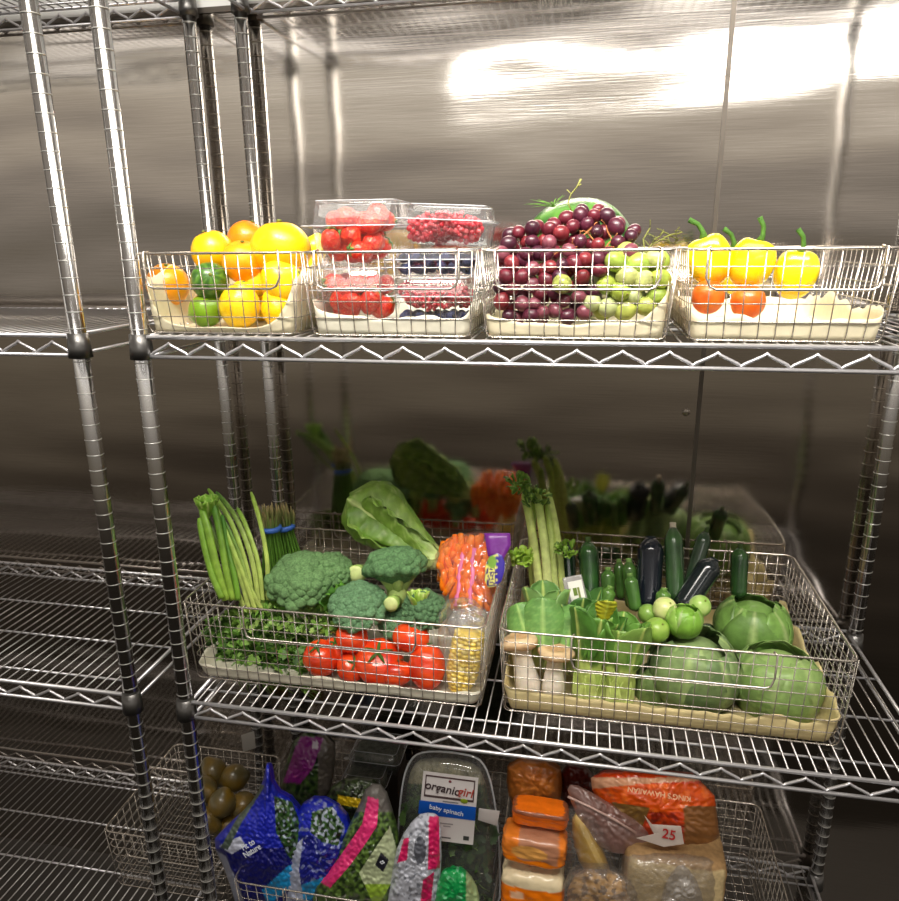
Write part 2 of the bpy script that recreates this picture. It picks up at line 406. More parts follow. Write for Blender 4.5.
basket('large wire basket of bread and rolls on the bottom shelf', -0.095, 0.42, 0.05, 0.45, BZ, 0.155, hw=0.15, drop=0.05)

# ================================================================== UPPER SHELF
GRN1, GRN2, DKG = C(120, 160, 50), C(70, 120, 40), C(30, 60, 28)
def fruit(name, label, cat, px, py, Y, w, h=None, d=None, kind='orange', colr=(1, .4, 0), group=None, rot=None, colr2=None, zc=None):
    """one round fruit whose middle is at the pixel on depth plane Y, w/h in pixels"""
    s = mpp(px, py, Y); h = h or w; rx, rz = w*s/2, h*s/2; ry = (d*s/2 if d else rx)
    c = at(px, py, Y); sd = random.random()*50; q = MB(); c2 = colr2 or colr
    fl = ZU if c.z > -0.2 else (ZL+0.005 if c.z > -0.8 else ZB+0.005); c.z = max(c.z, fl+0.004+rz*0.97)
    def bump(dv):
        k = 1+0.025*noise.noise(dv*1.6+Vector((sd, 0, 0)))
        if kind == 'lemon':
            k *= 1+0.20*max(0, abs(dv.z)-0.86)/0.14*1.0
        if kind in ('pepper', 'tomato'):
            a = math.atan2(dv.y, dv.x); lob = 4 if kind == 'pepper' else 6
            k *= 1+(0.06 if kind == 'pepper' else 0.018)*math.cos(lob*a+sd)*(1-dv.z**2)
            if dv.z > 0.6: k *= 1-(0.30 if kind == 'pepper' else 0.12)*((dv.z-0.6)/0.4)**2
        if kind == 'orange' and dv.z > 0.9: k *= 1-0.05*(dv.z-0.9)/0.1
        return k
    def cf(dv):
        t_ = min(1, max(0, 0.5+1.1*noise.noise(dv*1.3+Vector((0, sd, 0)))))
        if kind == 'melon':
            a = math.atan2(dv.y, dv.x); t_ = 1 if math.sin(a*9+2.2*noise.noise(dv*3)) > 0.15 else 0
        return tuple(colr[i]*(1-t_)+c2[i]*t_ for i in range(3))
    q.ell((0, 0, 0), (rx, ry, rz), 28, 20, bump, 0, cf)
    o = q.obj(name, SKIN2 if kind in ('tomato', 'pepper') else SKIN, None, True, c)
    if rot: o.rotation_euler = rot
    tag(o, label, cat, group)
    q = MB()
    if kind in ('orange', 'lemon', 'melon'):
        q.ell((0, 0, rz*(1.0 if kind != 'lemon' else 1.18)), (rx*0.10, rx*0.10, rx*0.05), 8, 5, None, 0, C(110, 120, 50)); q.obj('stem_scar', MATTE, o)
    elif kind == 'tomato':
        for k in range(5):
            a = k*1.257+sd; pts = [(0, 0, rz*0.90), (rx*0.3*math.cos(a), rx*0.3*math.sin(a), rz*0.95), (rx*0.62*math.cos(a), rx*0.62*math.sin(a), rz*0.86)]
            q.tube(pts, [rx*0.07, rx*0.07, rx*0.01], 5, col=C(70, 110, 40), flat=0.4)
        q.obj('calyx', MATTE, o)
    elif kind == 'pepper':
        q.tube([(0, 0, rz*0.66), (0.05*rx, 0, rz*0.95), (-0.05*rx, 0.02*rx, rz*1.25), (-0.35*rx, 0, rz*1.5)], [rx*0.22, rx*0.11, rx*0.10, rx*0.12], 8, col=C(70, 110, 40)); q.obj('stem', MATTE, o)
    return o
YEL, YEL2, ORG, ORG2 = C(252, 205, 10), C(255, 222, 40), C(250, 150, 10), C(255, 175, 20)
fruit('grapefruit', 'big glossy yellow grapefruit on top of the orange and lemon basket', 'fruit', 281, 249, 0.11, 61, 54, 55, 'orange', YEL, None, None, C(250, 190, 15))
fruit('orange', 'orange in front of the big grapefruit, in the middle of its basket', 'fruit', 243, 262, 0.10, 42, None, None, 'orange', ORG, None, (0.3, 0.2, 0), ORG2)
fruit('orange', 'orange on the left of the grapefruit basket, resting over the dark green lime', 'fruit', 213, 252, 0.13, 42, None, None, 'orange', ORG2, None, (0.2, -0.3, 0), YEL)
fruit('orange', 'reddish orange peeking out behind the big grapefruit', 'fruit', 247, 240, 0.20, 38, None, None, 'orange', C(245, 120, 10), None, (0, .4, 0), ORG)
fruit('lemon', 'large lemon standing at the front of the small basket', 'fruit', 240, 308, 0.068, 41, 44, 40, 'lemon', YEL, None, (0.2, 0.35, 0), YEL2)
fruit('lemon', 'lemon low in the basket, right of the large front lemon', 'fruit', 279, 312, 0.078, 34, 36, 38, 'lemon', C(248, 195, 10), None, (0.2, -0.5, 0), YEL)
fruit('lemon', 'yellow lemon directly below the big grapefruit', 'fruit', 281, 281, 0.085, 45, 38, 40, 'lemon', YEL2, None, (0.1, 1.2, 0), YEL)
fruit('lemon', 'small lemon squeezed between the orange and the grapefruit', 'fruit', 254, 281, 0.11, 32, 30, 32, 'lemon', YEL, None, (0.3, 0.9, 0), YEL2)
fruit('lemon', 'lemon whose yellow tip sticks up behind the strawberry box', 'fruit', 313, 252, 0.22, 26, 34, 26, 'lemon', YEL2, None, (0.1, 0.5, 0), YEL)
fruit('lemon', 'lemon lying at the back under the reddish orange', 'fruit', 258, 300, 0.17, 44, 40, 44, 'lemon', YEL, None, (0.1, 0.9, 0), YEL2)
fruit('lemon', 'lemon against the right side wires of the orange basket', 'fruit', 300, 275, 0.20, 38, 44, 40, 'lemon', YEL, None, (0.5, 0.2, 0), YEL2)
fruit('lime', 'dark green lime at the front, resting under an orange', 'fruit', 210, 281, 0.075, 37, 36, 38, 'melon', C(50, 92, 28), None, (0.9, 0.9, 0), C(85, 130, 40))
fruit('lime', 'bright green lime under the dark green lime, at the basket bottom', 'fruit', 206, 313, 0.073, 33, 33, 34, 'lemon', C(125, 165, 30), None, (0.1, 1.2, 0), C(95, 140, 30))
fruit('yellow_pepper', 'leftmost yellow bell pepper, its curved stem leaning left', 'pepper', 709, 258, 0.10, 46, 56, 42, 'pepper', C(250, 222, 5), None, (0, -0.35, 0), YEL2)
fruit('orange_pepper', 'red orange tomato under the leftmost yellow bell pepper', 'tomato', 708, 297, 0.075, 32, 34, 32, 'orange', C(215, 80, 20), None, None, C(235, 120, 30)).name = 'tomato'

fruit('yellow_pepper', 'yellow bell pepper directly right of the leftmost pepper', 'pepper', 752, 262, 0.10, 44, 56, 42, 'pepper', C(250, 222, 5), None, (0, 0.25, 0), YEL2)
fruit('tomato', 'red orange tomato at the front right of the pepper basket', 'tomato', 748, 302, 0.08, 34, 34, 32, 'orange', C(215, 80, 20), None, None, C(235, 120, 30))
fruit('yellow_pepper', 'yellow bell pepper at the back of the pepper basket', 'pepper', 735, 268, 0.22, 42, 54, 42, 'pepper', C(250, 222, 5), None, (0.2, -0.2, 0), YEL2)
fruit('yellow_pepper', 'yellow bell pepper at the right end of the pepper basket', 'pepper', 796, 272, 0.12, 44, 54, 42, 'pepper', C(250, 222, 5), None, (0.1, 0.1, 0), YEL2)
fruit('orange', 'orange at the far left end of the upper basket, left of the limes', 'fruit', 168, 285, 0.10, 42, None, None, 'orange', ORG, None, (0.3, 0.2, 0), ORG2)
fruit('lemon', 'lemon behind the limes at the left end of the upper basket', 'fruit', 172, 300, 0.20, 38, 40, 38, 'lemon', YEL, None, (0.2, 0.7, 0), YEL2)
# --- melon behind the grapes
m_ = fruit('watermelon', 'striped green watermelon lying behind the red grapes', 'fruit', 578, 250, 0.235, 116, 112, 100, 'melon', C(34, 84, 26), None, (1.57, 0.0, 1.45), C(84, 135, 48))

# --- grapes
def place_berries(poly, gap, ybase, ygain, y_top, seed, layers=3, n_try=4000, lim=100):
    rnd = random.Random(seed); xs = [p[0] for p in poly]; ys = [p[1] for p in poly]; out = []
    for L_ in range(layers):
        pts = []
        for _ in range(n_try):
            x, y = rnd.uniform(min(xs), max(xs)), rnd.uniform(min(ys), max(ys))
            if not inpoly(x, y, poly): continue
            if any((x-a)**2+(y-b)**2 < gap*gap for a, b, *_ in pts): continue
            Y = ybase + max(0, (y_top-y))*ygain + L_*0.017 + rnd.uniform(-0.003, 0.004)
            pts.append((x, y, Y))
        out += pts
    return out[:lim]
def grape_bunch(name, label, pts, dia, cols, stems, stemcol):
    c0 = at(pts[0][0], pts[0][1], pts[0][2]); root = empty(name, (c0.x, c0.y, 0.02), label, 'grapes', 'grape bunches')
    rnd = random.Random(len(pts)); protos = []
    for cc in cols:
        q = MB(); q.ell((0, 0, 0), (0.5, 0.5, 0.54), 16, 12, None, 0, lambda d: tuple(cc[i]*(1+0.25*noise.noise(d*1.5+Vector((cc[0]*90, 0, 0)))) for i in range(3)))
        q.ell((0, 0, 0.535), (0.05, 0.05, 0.03), 6, 4, None, 0, C(120, 95, 60)); protos.append(q.mesh('grape', GRAPE))
    for i, (x, y, Y) in enumerate(pts):
        o = bpy.data.objects.new('grape', rnd.choice(protos)); COL.objects.link(o); o.parent = root
        o.location = at(x, y, Y)-root.location; k = dia*rnd.uniform(0.86, 1.12)*mpp(x, y, Y); o.scale = (k, k, k*rnd.uniform(1.0, 1.12))
        o.rotation_euler = (rnd.uniform(0, 3), rnd.uniform(0, 3), rnd.uniform(0, 3))
    for s_ in stems:
        q = MB(); P = [at(*p)-root.location for p in s_[0]]
        Q = []
        for a, b_ in zip(P, P[1:]):
            for k in range(4): Q.append(a.lerp(b_, k/4)+Vector((random.uniform(-1, 1), random.uniform(-1, 1), random.uniform(-1, 1)))*0.0008)
        Q.append(P[-1]); q.tube(Q, s_[1], 6, col=stemcol)
        for j in range(2, len(Q), 2):
            a = random.uniform(0, 6.3); e_ = Q[j]+Vector((math.cos(a)*0.010, -0.004, math.sin(a)*0.010)); q.tube([Q[j], Q[j].lerp(e_, 0.5)+Vector((0, 0, 0.001)), e_], s_[1]*0.6, 5, col=stemcol)
            q.ell(e_, s_[1]*1.0, 6, 4, None, 0, stemcol)
        q.obj('stem', MATTE, root)
    return root
GRAPE = mat('grape_skin', vcol=True, rough=0.30, var=0.15, vscale=3, sss=0.05, coat=0.15)
RC = [C(104, 32, 46), C(82, 30, 48), C(126, 42, 48), C(66, 26, 42), C(124, 64, 76)]
redpoly = [(503, 244), (510, 234), (524, 228), (545, 226), (560, 222), (570, 214), (583, 210), (596, 208), (606, 214), (622, 220), (634, 228), (636, 240), (634, 250), (604, 262), (598, 296), (586, 316), (560, 319), (506, 318), (500, 300), (500, 262)]
rp_ = place_berries(redpoly, 11.6, 0.042, 0.0012, 262, 3, 1, 6000, 200)
rp2_ = place_berries(redpoly, 13.5, 0.060, 0.0012, 262, 4, 1, 3000, 90)
grape_bunch('red_grapes', 'lower left bunch of dark red grapes at the front wires', [p for p in rp_ if p[1] > 262 or p[0] < 540], 15.2, RC,
            [([(552, 285, 0.05), (566, 268, 0.052), (585, 262, 0.055)], 0.0012)], C(165, 105, 62))
grape_bunch('red_grapes', 'dark red grape bunch hidden deep in the basket behind the front grapes', rp2_, 15.5, RC, [([(552, 285, 0.07), (566, 268, 0.07)], 0.0012)], C(165, 105, 62))
grape_bunch('red_grapes', 'top bunch of red grapes heaped above the rim with brown stems', [p for p in rp_ if not (p[1] > 262 or p[0] < 540)], 15.2, RC,
            [([(575, 262, 0.05), (572, 246, 0.06), (588, 232, 0.075), (600, 218, 0.10)], 0.0013), ([(600, 255, 0.05), (612, 240, 0.07), (606, 226, 0.09)], 0.0012),
             ([(545, 262, 0.05), (560, 250, 0.055), (574, 248, 0.06)], 0.0012), ([(590, 262, 0.05), (596, 243, 0.065), (580, 222, 0.1)], 0.0012),
             ([(552, 285, 0.042), (566, 268, 0.045), (585, 262, 0.05)], 0.0012)], C(165, 105, 62))
GC = [C(182, 192, 95), C(165, 182, 72), C(198, 204, 125), C(150, 172, 72), C(186, 194, 135)]
greenpoly = [(610, 262), (616, 252), (640, 254), (658, 254), (662, 262), (660, 296), (652, 304), (640, 308), (612, 312), (594, 308), (588, 302), (604, 294), (604, 280)]
gp_ = place_berries(greenpoly, 14.5, 0.045, 0.0014, 262, 5, 2, 1200, 60)
grape_bunch('green_grapes', 'bunch of pale green grapes at the right of the red grapes', gp_, 20.5, GC,
            [([(640, 262, 0.06), (652, 244, 0.09), (668, 236, 0.12), (682, 232, 0.13)], 0.0011), ([(648, 262, 0.06), (643, 240, 0.1), (650, 228, 0.13)], 0.0011),
             ([(655, 240, 0.1), (664, 232, 0.12), (678, 240, 0.13)], 0.001)], C(120, 122, 62))
q = MB(); q.ell((0, 0, 0), (0.0135, 0.0135, 0.0142), 20, 14, None, 0, C(170, 180, 92)); q.ell((0, 0, 0.0138), (0.0016, 0.0016, 0.001), 6, 4, None, 0, C(80, 60, 35))
o = q.obj('loose_grape', GRAPE, None, True, at(562, 284, 0.028)); o.rotation_euler = (1.5, 0, 0.1)
tag(o, 'single green grape lying among the red grapes at the basket front', 'grape')
q = MB(); P = [at(572, 212, 0.15), at(568, 203, 0.15), at(571, 194, 0.15), at(577, 187, 0.148), at(581, 179, 0.145)]
o_ = P[0].copy(); q.tube([p-o_ for p in P], [0.0011, 0.001, 0.001, 0.0011, 0.0016], 6, col=C(170, 170, 95))
q.tube([P[3]-o_, P[3]-o_+Vector((0.006, 0, 0.004))], 0.0008, 5, col=C(170, 170, 95)); q.tube([P[2]-o_, P[2]-o_+Vector((-0.006, 0, 0.006))], 0.0007, 5, col=C(170, 170, 95))
tag(q.obj('grape_stem', MATTE, None, True, o_), 'thin bare grape stem poking up in front of the watermelon', 'stem')
# leafy sprigs on top of the grapes, left of the twig
for (x0, y0, lab) in ((553, 203, 'feathery green sprig lying on the watermelon beside the twig'), (674, 240, 'brown green dried sprig beyond the green grapes')):
    q = MB(); rnd = random.Random(x0); base = at(x0, y0+4, 0.13)
    for k in range(16):
        a = rnd.uniform(-0.5, 3.6); L_ = rnd.uniform(0.012, 0.030); e_ = Vector((math.cos(a)*L_*(1.5 if x0 < 600 else 1), rnd.uniform(-0.004, 0.006), abs(math.sin(a))*L_*0.6))
        q.tube([(0, 0, 0), e_*0.5+Vector((0, 0, 0.002)), e_], [0.0007, 0.0012, 0.0003], 5, col=C(105, 150, 60) if x0 < 600 else C(110, 105, 55), flat=0.4)
    tag(q.obj('green_sprig', MATTE, None, True, base), lab, 'sprig')

# --- berries in clear boxes
STRAW = mat('strawberry_skin', C(226, 44, 30), 0.3, vcol=True, var=0.1, vscale=20, coat=0.1)
t = STRAW.node_tree; n = t.nodes; l = t.links; b = n['Principled BSDF']     # pale seeds in small pits
tc = n.new('ShaderNodeTexCoord'); vo = n.new('ShaderNodeTexVoronoi'); vo.inputs['Scale'].default_value = 9.0; l.new(tc.outputs['Object'], vo.inputs['Vector'])
ra = n.new('ShaderNodeMapRange'); ra.inputs['From Min'].default_value = 0.16; ra.inputs['From Max'].default_value = 0.24; l.new(vo.outputs['Distance'], ra.inputs['Value'])
mi = n.new('ShaderNodeMix'); mi.data_type = 'RGBA'; src = b.inputs['Base Color'].links[0].from_socket
l.new(ra.outputs[0], mi.inputs[0]); mi.inputs[6].default_value = (*C(240, 170, 90), 1); l.new(src, mi.inputs[7]); l.new(mi.outputs[2], b.inputs['Base Color'])
bp = n.new('ShaderNodeBump'); bp.inputs['Strength'].default_value = 0.6; bp.inputs['Distance'].default_value = 0.002; l.new(vo.outputs['Distance'], bp.inputs['Height']); l.new(bp.outputs[0], b.inputs['Normal'])
def strawberry_mesh(i):
    q = MB(); sd = i*7.3
    def f(d):
        k = (0.62+0.42*(0.5+0.5*d.z)**0.8) if d.z < 0.5 else 1.0
        return k*(1+0.07*noise.noise(d*1.8+Vector((sd, 0, 0))))
    q.ell((0, 0, 0), (0.5, 0.47, 0.66), 20, 16, f, 0, lambda d: C(236, 120, 70) if d.z > 0.9 else (C(228, 46, 30) if noise.noise(d*1.5+Vector((sd, 1, 0))) < 0.25 else C(236, 76, 44)))
    for k in range(5):
        a = k*1.26+sd; q.tube([(0, 0, 0.64), (0.16*math.cos(a), 0.16*math.sin(a), 0.70), (0.34*math.cos(a), 0.34*math.sin(a), 0.60)], [0.04, 0.08, 0.01], 5, col=C(90, 135, 55), flat=0.25)
    return q.mesh('strawberry', STRAW)
def raspberry_mesh(i):
    q = MB()
    for r in range(6):
        z = 0.42-r*0.17; R = 0.42*math.sqrt(max(0.05, 1-(z/0.62)**2)); k = max(4, int(R*17))
        for j in range(k):
            a = 2*math.pi*(j+0.5*(r % 2))/k; q.ell((R*math.cos(a), R*math.sin(a), z), 0.115, 7, 5, None, 0, C(208, 52, 64) if (j+r+i) % 3 else C(222, 92, 98))
    q.ell((0, 0, -0.5), 0.13, 7, 5, None, 0, C(190, 40, 55)); return q.mesh('raspberry', SKIN2)
def blueberry_mesh(i):
    q = MB(); q.ell((0, 0, 0), (0.5, 0.5, 0.45), 14, 10, None, 0, C(52, 60, 96) if i else C(38, 42, 70)); q.tube([(0, 0, 0.43), (0, 0, 0.47)], [0.16, 0.19], 8, col=C(20, 22, 40))
    return q.mesh('blueberry', MATTE)
SB = [strawberry_mesh(i) for i in range(3)]; RB = [raspberry_mesh(i) for i in range(2)]; BB = [blueberry_mesh(i) for i in range(2)]
def fill(meshes, nm, lab, grp, x0, x1, y0, y1, z0, z1, d, seed, gap=0.92, lim=60, rotlim=0.7):
    rnd = random.Random(seed); pts = []
    for _ in range(6000):
        p = Vector((rnd.uniform(x0+d/2, x1-d/2), rnd.uniform(y0+d/2, y1-d/2), rnd.uniform(z0+d/2, max(z0+d/2+1e-4, z1-d/2))))
        if all((p-q_).length > d*gap for q_ in pts): pts.append(p)
    pts.sort(key=lambda p: p.y-0.7*p.z); pts = pts[:lim]
    for p in pts:
        o = bpy.data.objects.new(nm, rnd.choice(meshes)); COL.objects.link(o); o.location = p
        k = d*rnd.uniform(0.92, 1.08); o.scale = (k, k, k); o.rotation_euler = (rnd.uniform(-rotlim, rotlim)*2+1.2, rnd.uniform(-rotlim, rotlim)*2, rnd.uniform(0, 6))
        tag(o, lab, nm, grp)
def clamshell(label, X0, X1, Y0, Y1, z0, h, tilt=0.0, split=0.62, lidcol=None, tagl=None):
    root = empty('clamshell_box', ((X0+X1)/2, (Y0+Y1)/2, z0), label, 'box', 'clear berry boxes', (0, tilt, 0))
    w_, d_ = (X1-X0)/2, (Y1-Y0)/2; zr = h*split
    def shell(zs, ins, cap):
        q = MB(); n_ = None; V = []; Fs = []
        for z, s in zip(zs, ins):
            R = rrect(-w_+s, w_-s, -d_+s, d_-s, z, 0.012, 5)
            # ridged walls
            V += [(x*(1+0.008*math.sin(x*700)*(abs(y) > d_*0.8)), y, z) for x, y, z in R]; n_ = len(R)
        for l_ in range(len(zs)-1):
            for i in range(n_): Fs.append((l_*n_+i, l_*n_+(i+1) % n_, (l_+1)*n_+(i+1) % n_, (l_+1)*n_+i))
        Fs.append(tuple(range(n_-1, -1, -1)) if cap == 'b' else tuple((len(zs)-1)*n_+i for i in range(n_)))
        return q.add(V, Fs)
    shell([0, 0.002, zr-0.004, zr-0.003, zr-0.001], [0.010, 0.007, 0.003, -0.001, -0.002], 'b').obj('tray', BOXFILM, root)
    lid = shell([zr, zr+0.002, zr+0.003, h-0.004, h-0.001, h], [-0.002, -0.001, 0.003, 0.006, 0.009, 0.014], 't').obj('lid', BOXFILM, root)
    q = MB(); q.tube(rrect(-w_-0.002, w_+0.002, -d_-0.002, d_+0.002, zr, 0.013, 5), 0.0010, 5, closed=True)
    q.tube(rrect(-w_+0.008, w_-0.008, -d_+0.008, d_-0.008, h-0.001, 0.010, 5), 0.0008, 5, closed=True)
    q.obj('flange', BOXFILM2, root)
    q = MB(); q.ell((-w_-0.006, -d_+0.004, zr), (0.007, 0.005, 0.0012), 10, 6); q.obj('tab', BOXFILM2, root)
    return root
BOXFILM2 = film('clamshell_rim', 0.45, (1, 1, 1), 0.1, 0.1, 20, (0.85, 0.87, 0.9))
def X_(px, py=290, Y=0.06): return at(px, py, Y).x
def Z_(px, py, Y=0.06): return at(px, py, Y).z
za = ZU+0.012
YA, YB = 0.036, 0.150
# bottom layer
x0, x1 = X_(322), X_(390); z1_ = Z_(350, 268)
clamshell('lower clear box of strawberries at the left of its basket', x0, x1, YA, YB, za, z1_-za)
fill(SB, 'strawberry', 'strawberry seen in the lower clear box', 'strawberries in the lower box', x0+.003, x1-.003, YA+.004, YB-.02, za+0.002, z1_-0.004, 0.034, 11, 0.62, 30)
x2, x3 = X_(396), X_(474); z2_ = Z_(430, 277)
clamshell('lower clear box of dark raspberries at the right of its basket', x2, x3, YA, YB, za, z2_-za)
fill([RB[0], RB[1]], 'raspberry', 'dark red raspberry seen in the lower clear box', 'raspberries in the lower box', x2+.003, x3-.003, YA+.004, YB-.03, za+0.022, z2_-0.004, 0.028, 12, 0.70, 40)
fill(BB, 'blackberry', 'dark berry at the bottom of the lower right box', 'dark berries in the lower box', x2+.003, x3-.003, YA+.004, YB-.04, za+0.002, za+0.022, 0.017, 15, 0.9, 20)
z3_ = Z_(430, 248)
clamshell('flat clear box of blueberries between the two raspberry boxes', x2, X_(479), YA+.002, YB, z2_+0.001, z3_-z2_-0.002)
fill(BB, 'blueberry', 'blueberry in the flat clear box', 'blueberries in the flat box', x2+.003, x3, YA+.006, YB-.03, z2_+0.003, z3_-0.004, 0.0150, 13, 0.92, 60)
# strawberries between / upper
z4_ = Z_(350, 201, .07)
xs0, xs1 = X_(314, 240), X_(402, 240)
clamshell('tall clear box heaped with bright strawberries on top at the left', xs0, xs1, YA+.002, YB+.02, z1_+0.001, z4_-z1_)
fill(SB, 'strawberry', 'bright strawberry in the upper clear box', 'strawberries in the upper box', xs0+.003, X_(385), YA+.006, YB-.01, z1_+0.003, z4_-0.004, 0.036, 14, 0.62, 44)
z5_ = Z_(440, 207, .07)
xr0, xr1 = X_(405, 240), X_(490, 240)
clamshell('slightly tilted clear box of raspberries on top at the right', xr0, xr1, YA+.002, YB, z3_+0.003, z5_-z3_, tilt=0.05)
fill(RB, 'raspberry', 'plump raspberry in the upper clear box', 'raspberries in the upper box', xr0+.004, xr1-.012, YA+.006, YB-.03, z3_+0.006, z5_-0.004, 0.034, 16, 0.66, 44)

# ================================================================== LOWER SHELF
def leaf_mb(Ln, W, cup=0.5, curl=0.0, ripple=0.0, rib=0.08, cribs=C(190, 205, 130), cleaf=C(95, 140, 50), ctip=None, tipfrac=1.0, freq=40, nu=26, nv=14, basew=0.35, seed=0, veins=True, q=None, M_=None, shape=None):
    """one leaf along +Z, its face towards -Y; basew = width at the base as a share of W"""
    q = q or MB(); ctip = ctip or cleaf
    def wid(u):
        if shape: return shape(u)*W/2
        return W/2*(basew+(1-basew)*math.sin(min(1, u*1.35)*math.pi/2)**1.5)*(1 if u < 0.72 else math.sqrt(max(0.0, 1-((u-0.72)/0.285)**2)))
    def fn(u, v):
        s_ = 2*v-1; ww = wid(u); an = s_*cup*1.5
        x = ww*(math.sin(an)/max(0.001, cup*1.5)) if cup > 0.02 else ww*s_
        y = ww*(1-math.cos(an))/max(0.001, cup*1.5) if cup > 0.02 else 0
        y = y*(1 if cup > 0 else -1)
        y += curl*Ln*u*u + ripple*(abs(s_)**1.6)*(0.25+u)*math.sin(u*freq+seed+s_*2)+ripple*0.35*noise.noise(Vector((x*60, u*9, seed)))
        y -= rib*0.02*math.exp(-(s_/0.09)**2)
        z = Ln*u + ripple*0.4*math.sin(u*freq*0.8+seed+5*s_)*abs(s_)
        p = Vector((x, y, z)); return M_ @ p if M_ else p
    def cf(u, v):
        s_ = abs(2*v-1); r_ = rib*(1.25-u)*(1.6 if u < 0.2 else 1)
        base = [cleaf[i]*(1-u*tipfrac)+ctip[i]*u*tipfrac for i in range(3)]
        t_ = 0
        if s_ < r_: t_ = 1
        elif veins: t_ = 0.35*max(0, math.sin((u*1.0-s_*0.35)*60))**8
        t_ = max(t_, max(0, 1-u/0.16) if rib > 0.1 else 0)
        return tuple(base[i]*(1-t_)+cribs[i]*t_ for i in range(3))
    return q.grid(nu, nv, fn, 0, cf)

def veg(name, label, cat, P0, P1, group=None):
    e_ = empty(name, (0, 0, 0), label, cat, group); e_.matrix_world = axes(P0, P1); return e_
def leaves_into(root, name, L_, m=PLANT, solid=0.0006):
    for q in L_: q.obj(name, m, root, True, solid=solid)

# ---- romaine
P0, P1 = at(438, 562, 0.27), at(355, 500, 0.31)
Ln = (P1-P0).length
r_ = veg('romaine_lettuce', 'head of romaine lettuce leaning diagonally at the back of the left basket', 'lettuce', P0, P1)
q = MB(); q.ell((0, 0, 0.012), (0.022, 0.019, 0.024), 16, 10, None, 0, C(215, 220, 160)); q.obj('base', PLANT, r_)
RG = [C(112, 148, 52), C(134, 166, 70), C(88, 128, 42)]
for k, (ax, W, ll, cu, cf_) in enumerate(((0.0, 0.115, 1.0, 0.62, 1), (0.0, 0.12, 0.97, 0.6, 0), (-0.85, 0.10, 0.90, 0.5, 1), (0.85, 0.10, 0.96, 0.5, 0), (2.2, 0.11, 0.9, 0.5, 2), (-2.2, 0.11, 0.93, 0.5, 2), (3.1, 0.11, 1.0, 0.5, 2))):
    R_ = Matrix.Rotation(ax, 4, 'Z') @ Matrix.Translation((0, -0.020+0.006*(k == 1), 0.004))
    q = leaf_mb(Ln*ll*1.02, W*1.25, cu*0.8, 0.03 if k else -0.02, 0.006, 0.11, C(196, 212, 138), RG[cf_], RG[(cf_+2) % 3], 0.8, 34, basew=0.30, seed=k*2.1, M_=R_, shape=lambda u: (0.26+0.74*min(1, u/0.72)**0.9) if u < 0.8 else math.sqrt(max(0, 1-((u-0.8)/0.203)**2)))
    q.obj('leaf', PLANT, r_, True, solid=0.0008)

# ---- broccoli
def broccoli(label, px, py, Y, wpx, hpx, axis, stalk_len=0.045, seed=0, stalk=0.3, colr=C(112, 150, 96)):
    s = mpp(px, py, Y); c = at(px, py, Y); w_, h_ = wpx*s/2, hpx*s/2
    root = empty('broccoli', c, label, 'broccoli', 'broccoli crowns'); ax = Vector(axis).normalized()
    root.matrix_world = axes(c, c+ax)
    q = MB(); rnd = random.Random(seed)
    c2 = tuple(v*0.8 for v in colr); c3 = C(125, 150, 70)
    def col(d):
        t_ = 0.5+0.9*noise.noise(d*4+Vector((seed, 0, 0))); t_ = min(1, max(0, t_))
        k = max(0, -d.z*2.2-0.25)
        cc = [colr[i]*t_+c2[i]*(1-t_) for i in range(3)]; k = min(1, k)
        return tuple(cc[i]*(1-k)+c3[i]*k for i in range(3))
    # dome of packed florets
    nF = 95
    for i in range(nF):
        z = 1-1.12*(i+0.5)/nF; a = i*2.39996; rr = math.sqrt(max(0, 1-z*z))
        d = Vector((rr*math.cos(a), rr*math.sin(a), z)); fr_ = 0.20*rnd.uniform(0.8, 1.3)
        k_ = rnd.uniform(0.80, 0.90); cc = Vector((d.x*w_*k_, d.y*w_*k_, d.z*h_*k_))
        q.ell(cc, (w_*fr_, w_*fr_, w_*fr_*0.8), 16, 11, lambda e, sd=i: 1+0.10*noise.noise(e*5+Vector((sd, seed, 0)))+0.07*noise.noise(e*13+Vector((sd, seed, 3))), 0, lambda e, d=d: col(d))
    q.ell((0, 0, 0), (w_*0.82, w_*0.82, h_*0.82), 20, 14, None, 0, c2)
    q.obj('crown', BROC, root)
    q = MB()
    for k in range(6):
        a = k*1.047+seed; q.tube([(0, 0, -h_*0.2-stalk_len*0.75), (w_*0.25*math.cos(a), w_*0.25*math.sin(a), -h_*0.35-stalk_len*0.3), (w_*0.58*math.cos(a), w_*0.58*math.sin(a), -h_*0.12)], [w_*stalk*0.6, w_*stalk*0.5, w_*0.2], 8, col=C(150, 172, 96))
    q.tube([(0, 0, -h_*0.2), (0, 0, -h_*0.2-stalk_len*0.7), (0, 0, -h_*0.2-stalk_len*1.15)], [w_*stalk, w_*stalk*0.85, w_*stalk*0.8], 12, col=C(160, 180, 105))
    q.obj('stalk', PLANT, root)
    return root
BROC = mat('broccoli_bead', vcol=True, rough=0.8, var=0.25, vscale=260, bump=1.0, bscale=620, spec=0.25, detail=2)
broccoli('broad broccoli crown left of the others, beside the scallions', 303, 582, 0.20, 70, 50, (0.0, -0.25, 1), 0.05, 1)
broccoli('second lobe of broccoli between the big left crown and the romaine', 332, 574, 0.225, 44, 40, (0.2, -0.2, 1), 0.04, 2)
broccoli('broccoli crown with its thick stalk showing, in front of the romaine', 396, 568, 0.21, 62, 40, (-0.12, 0.35, 1), 0.055, 3, 0.40, C(100, 140, 92))
broccoli('rounded broccoli crown behind the middle tomatoes', 358, 607, 0.15, 56, 40, (0, -0.4, 1), 0.04, 4, 0.3, C(108, 148, 106))
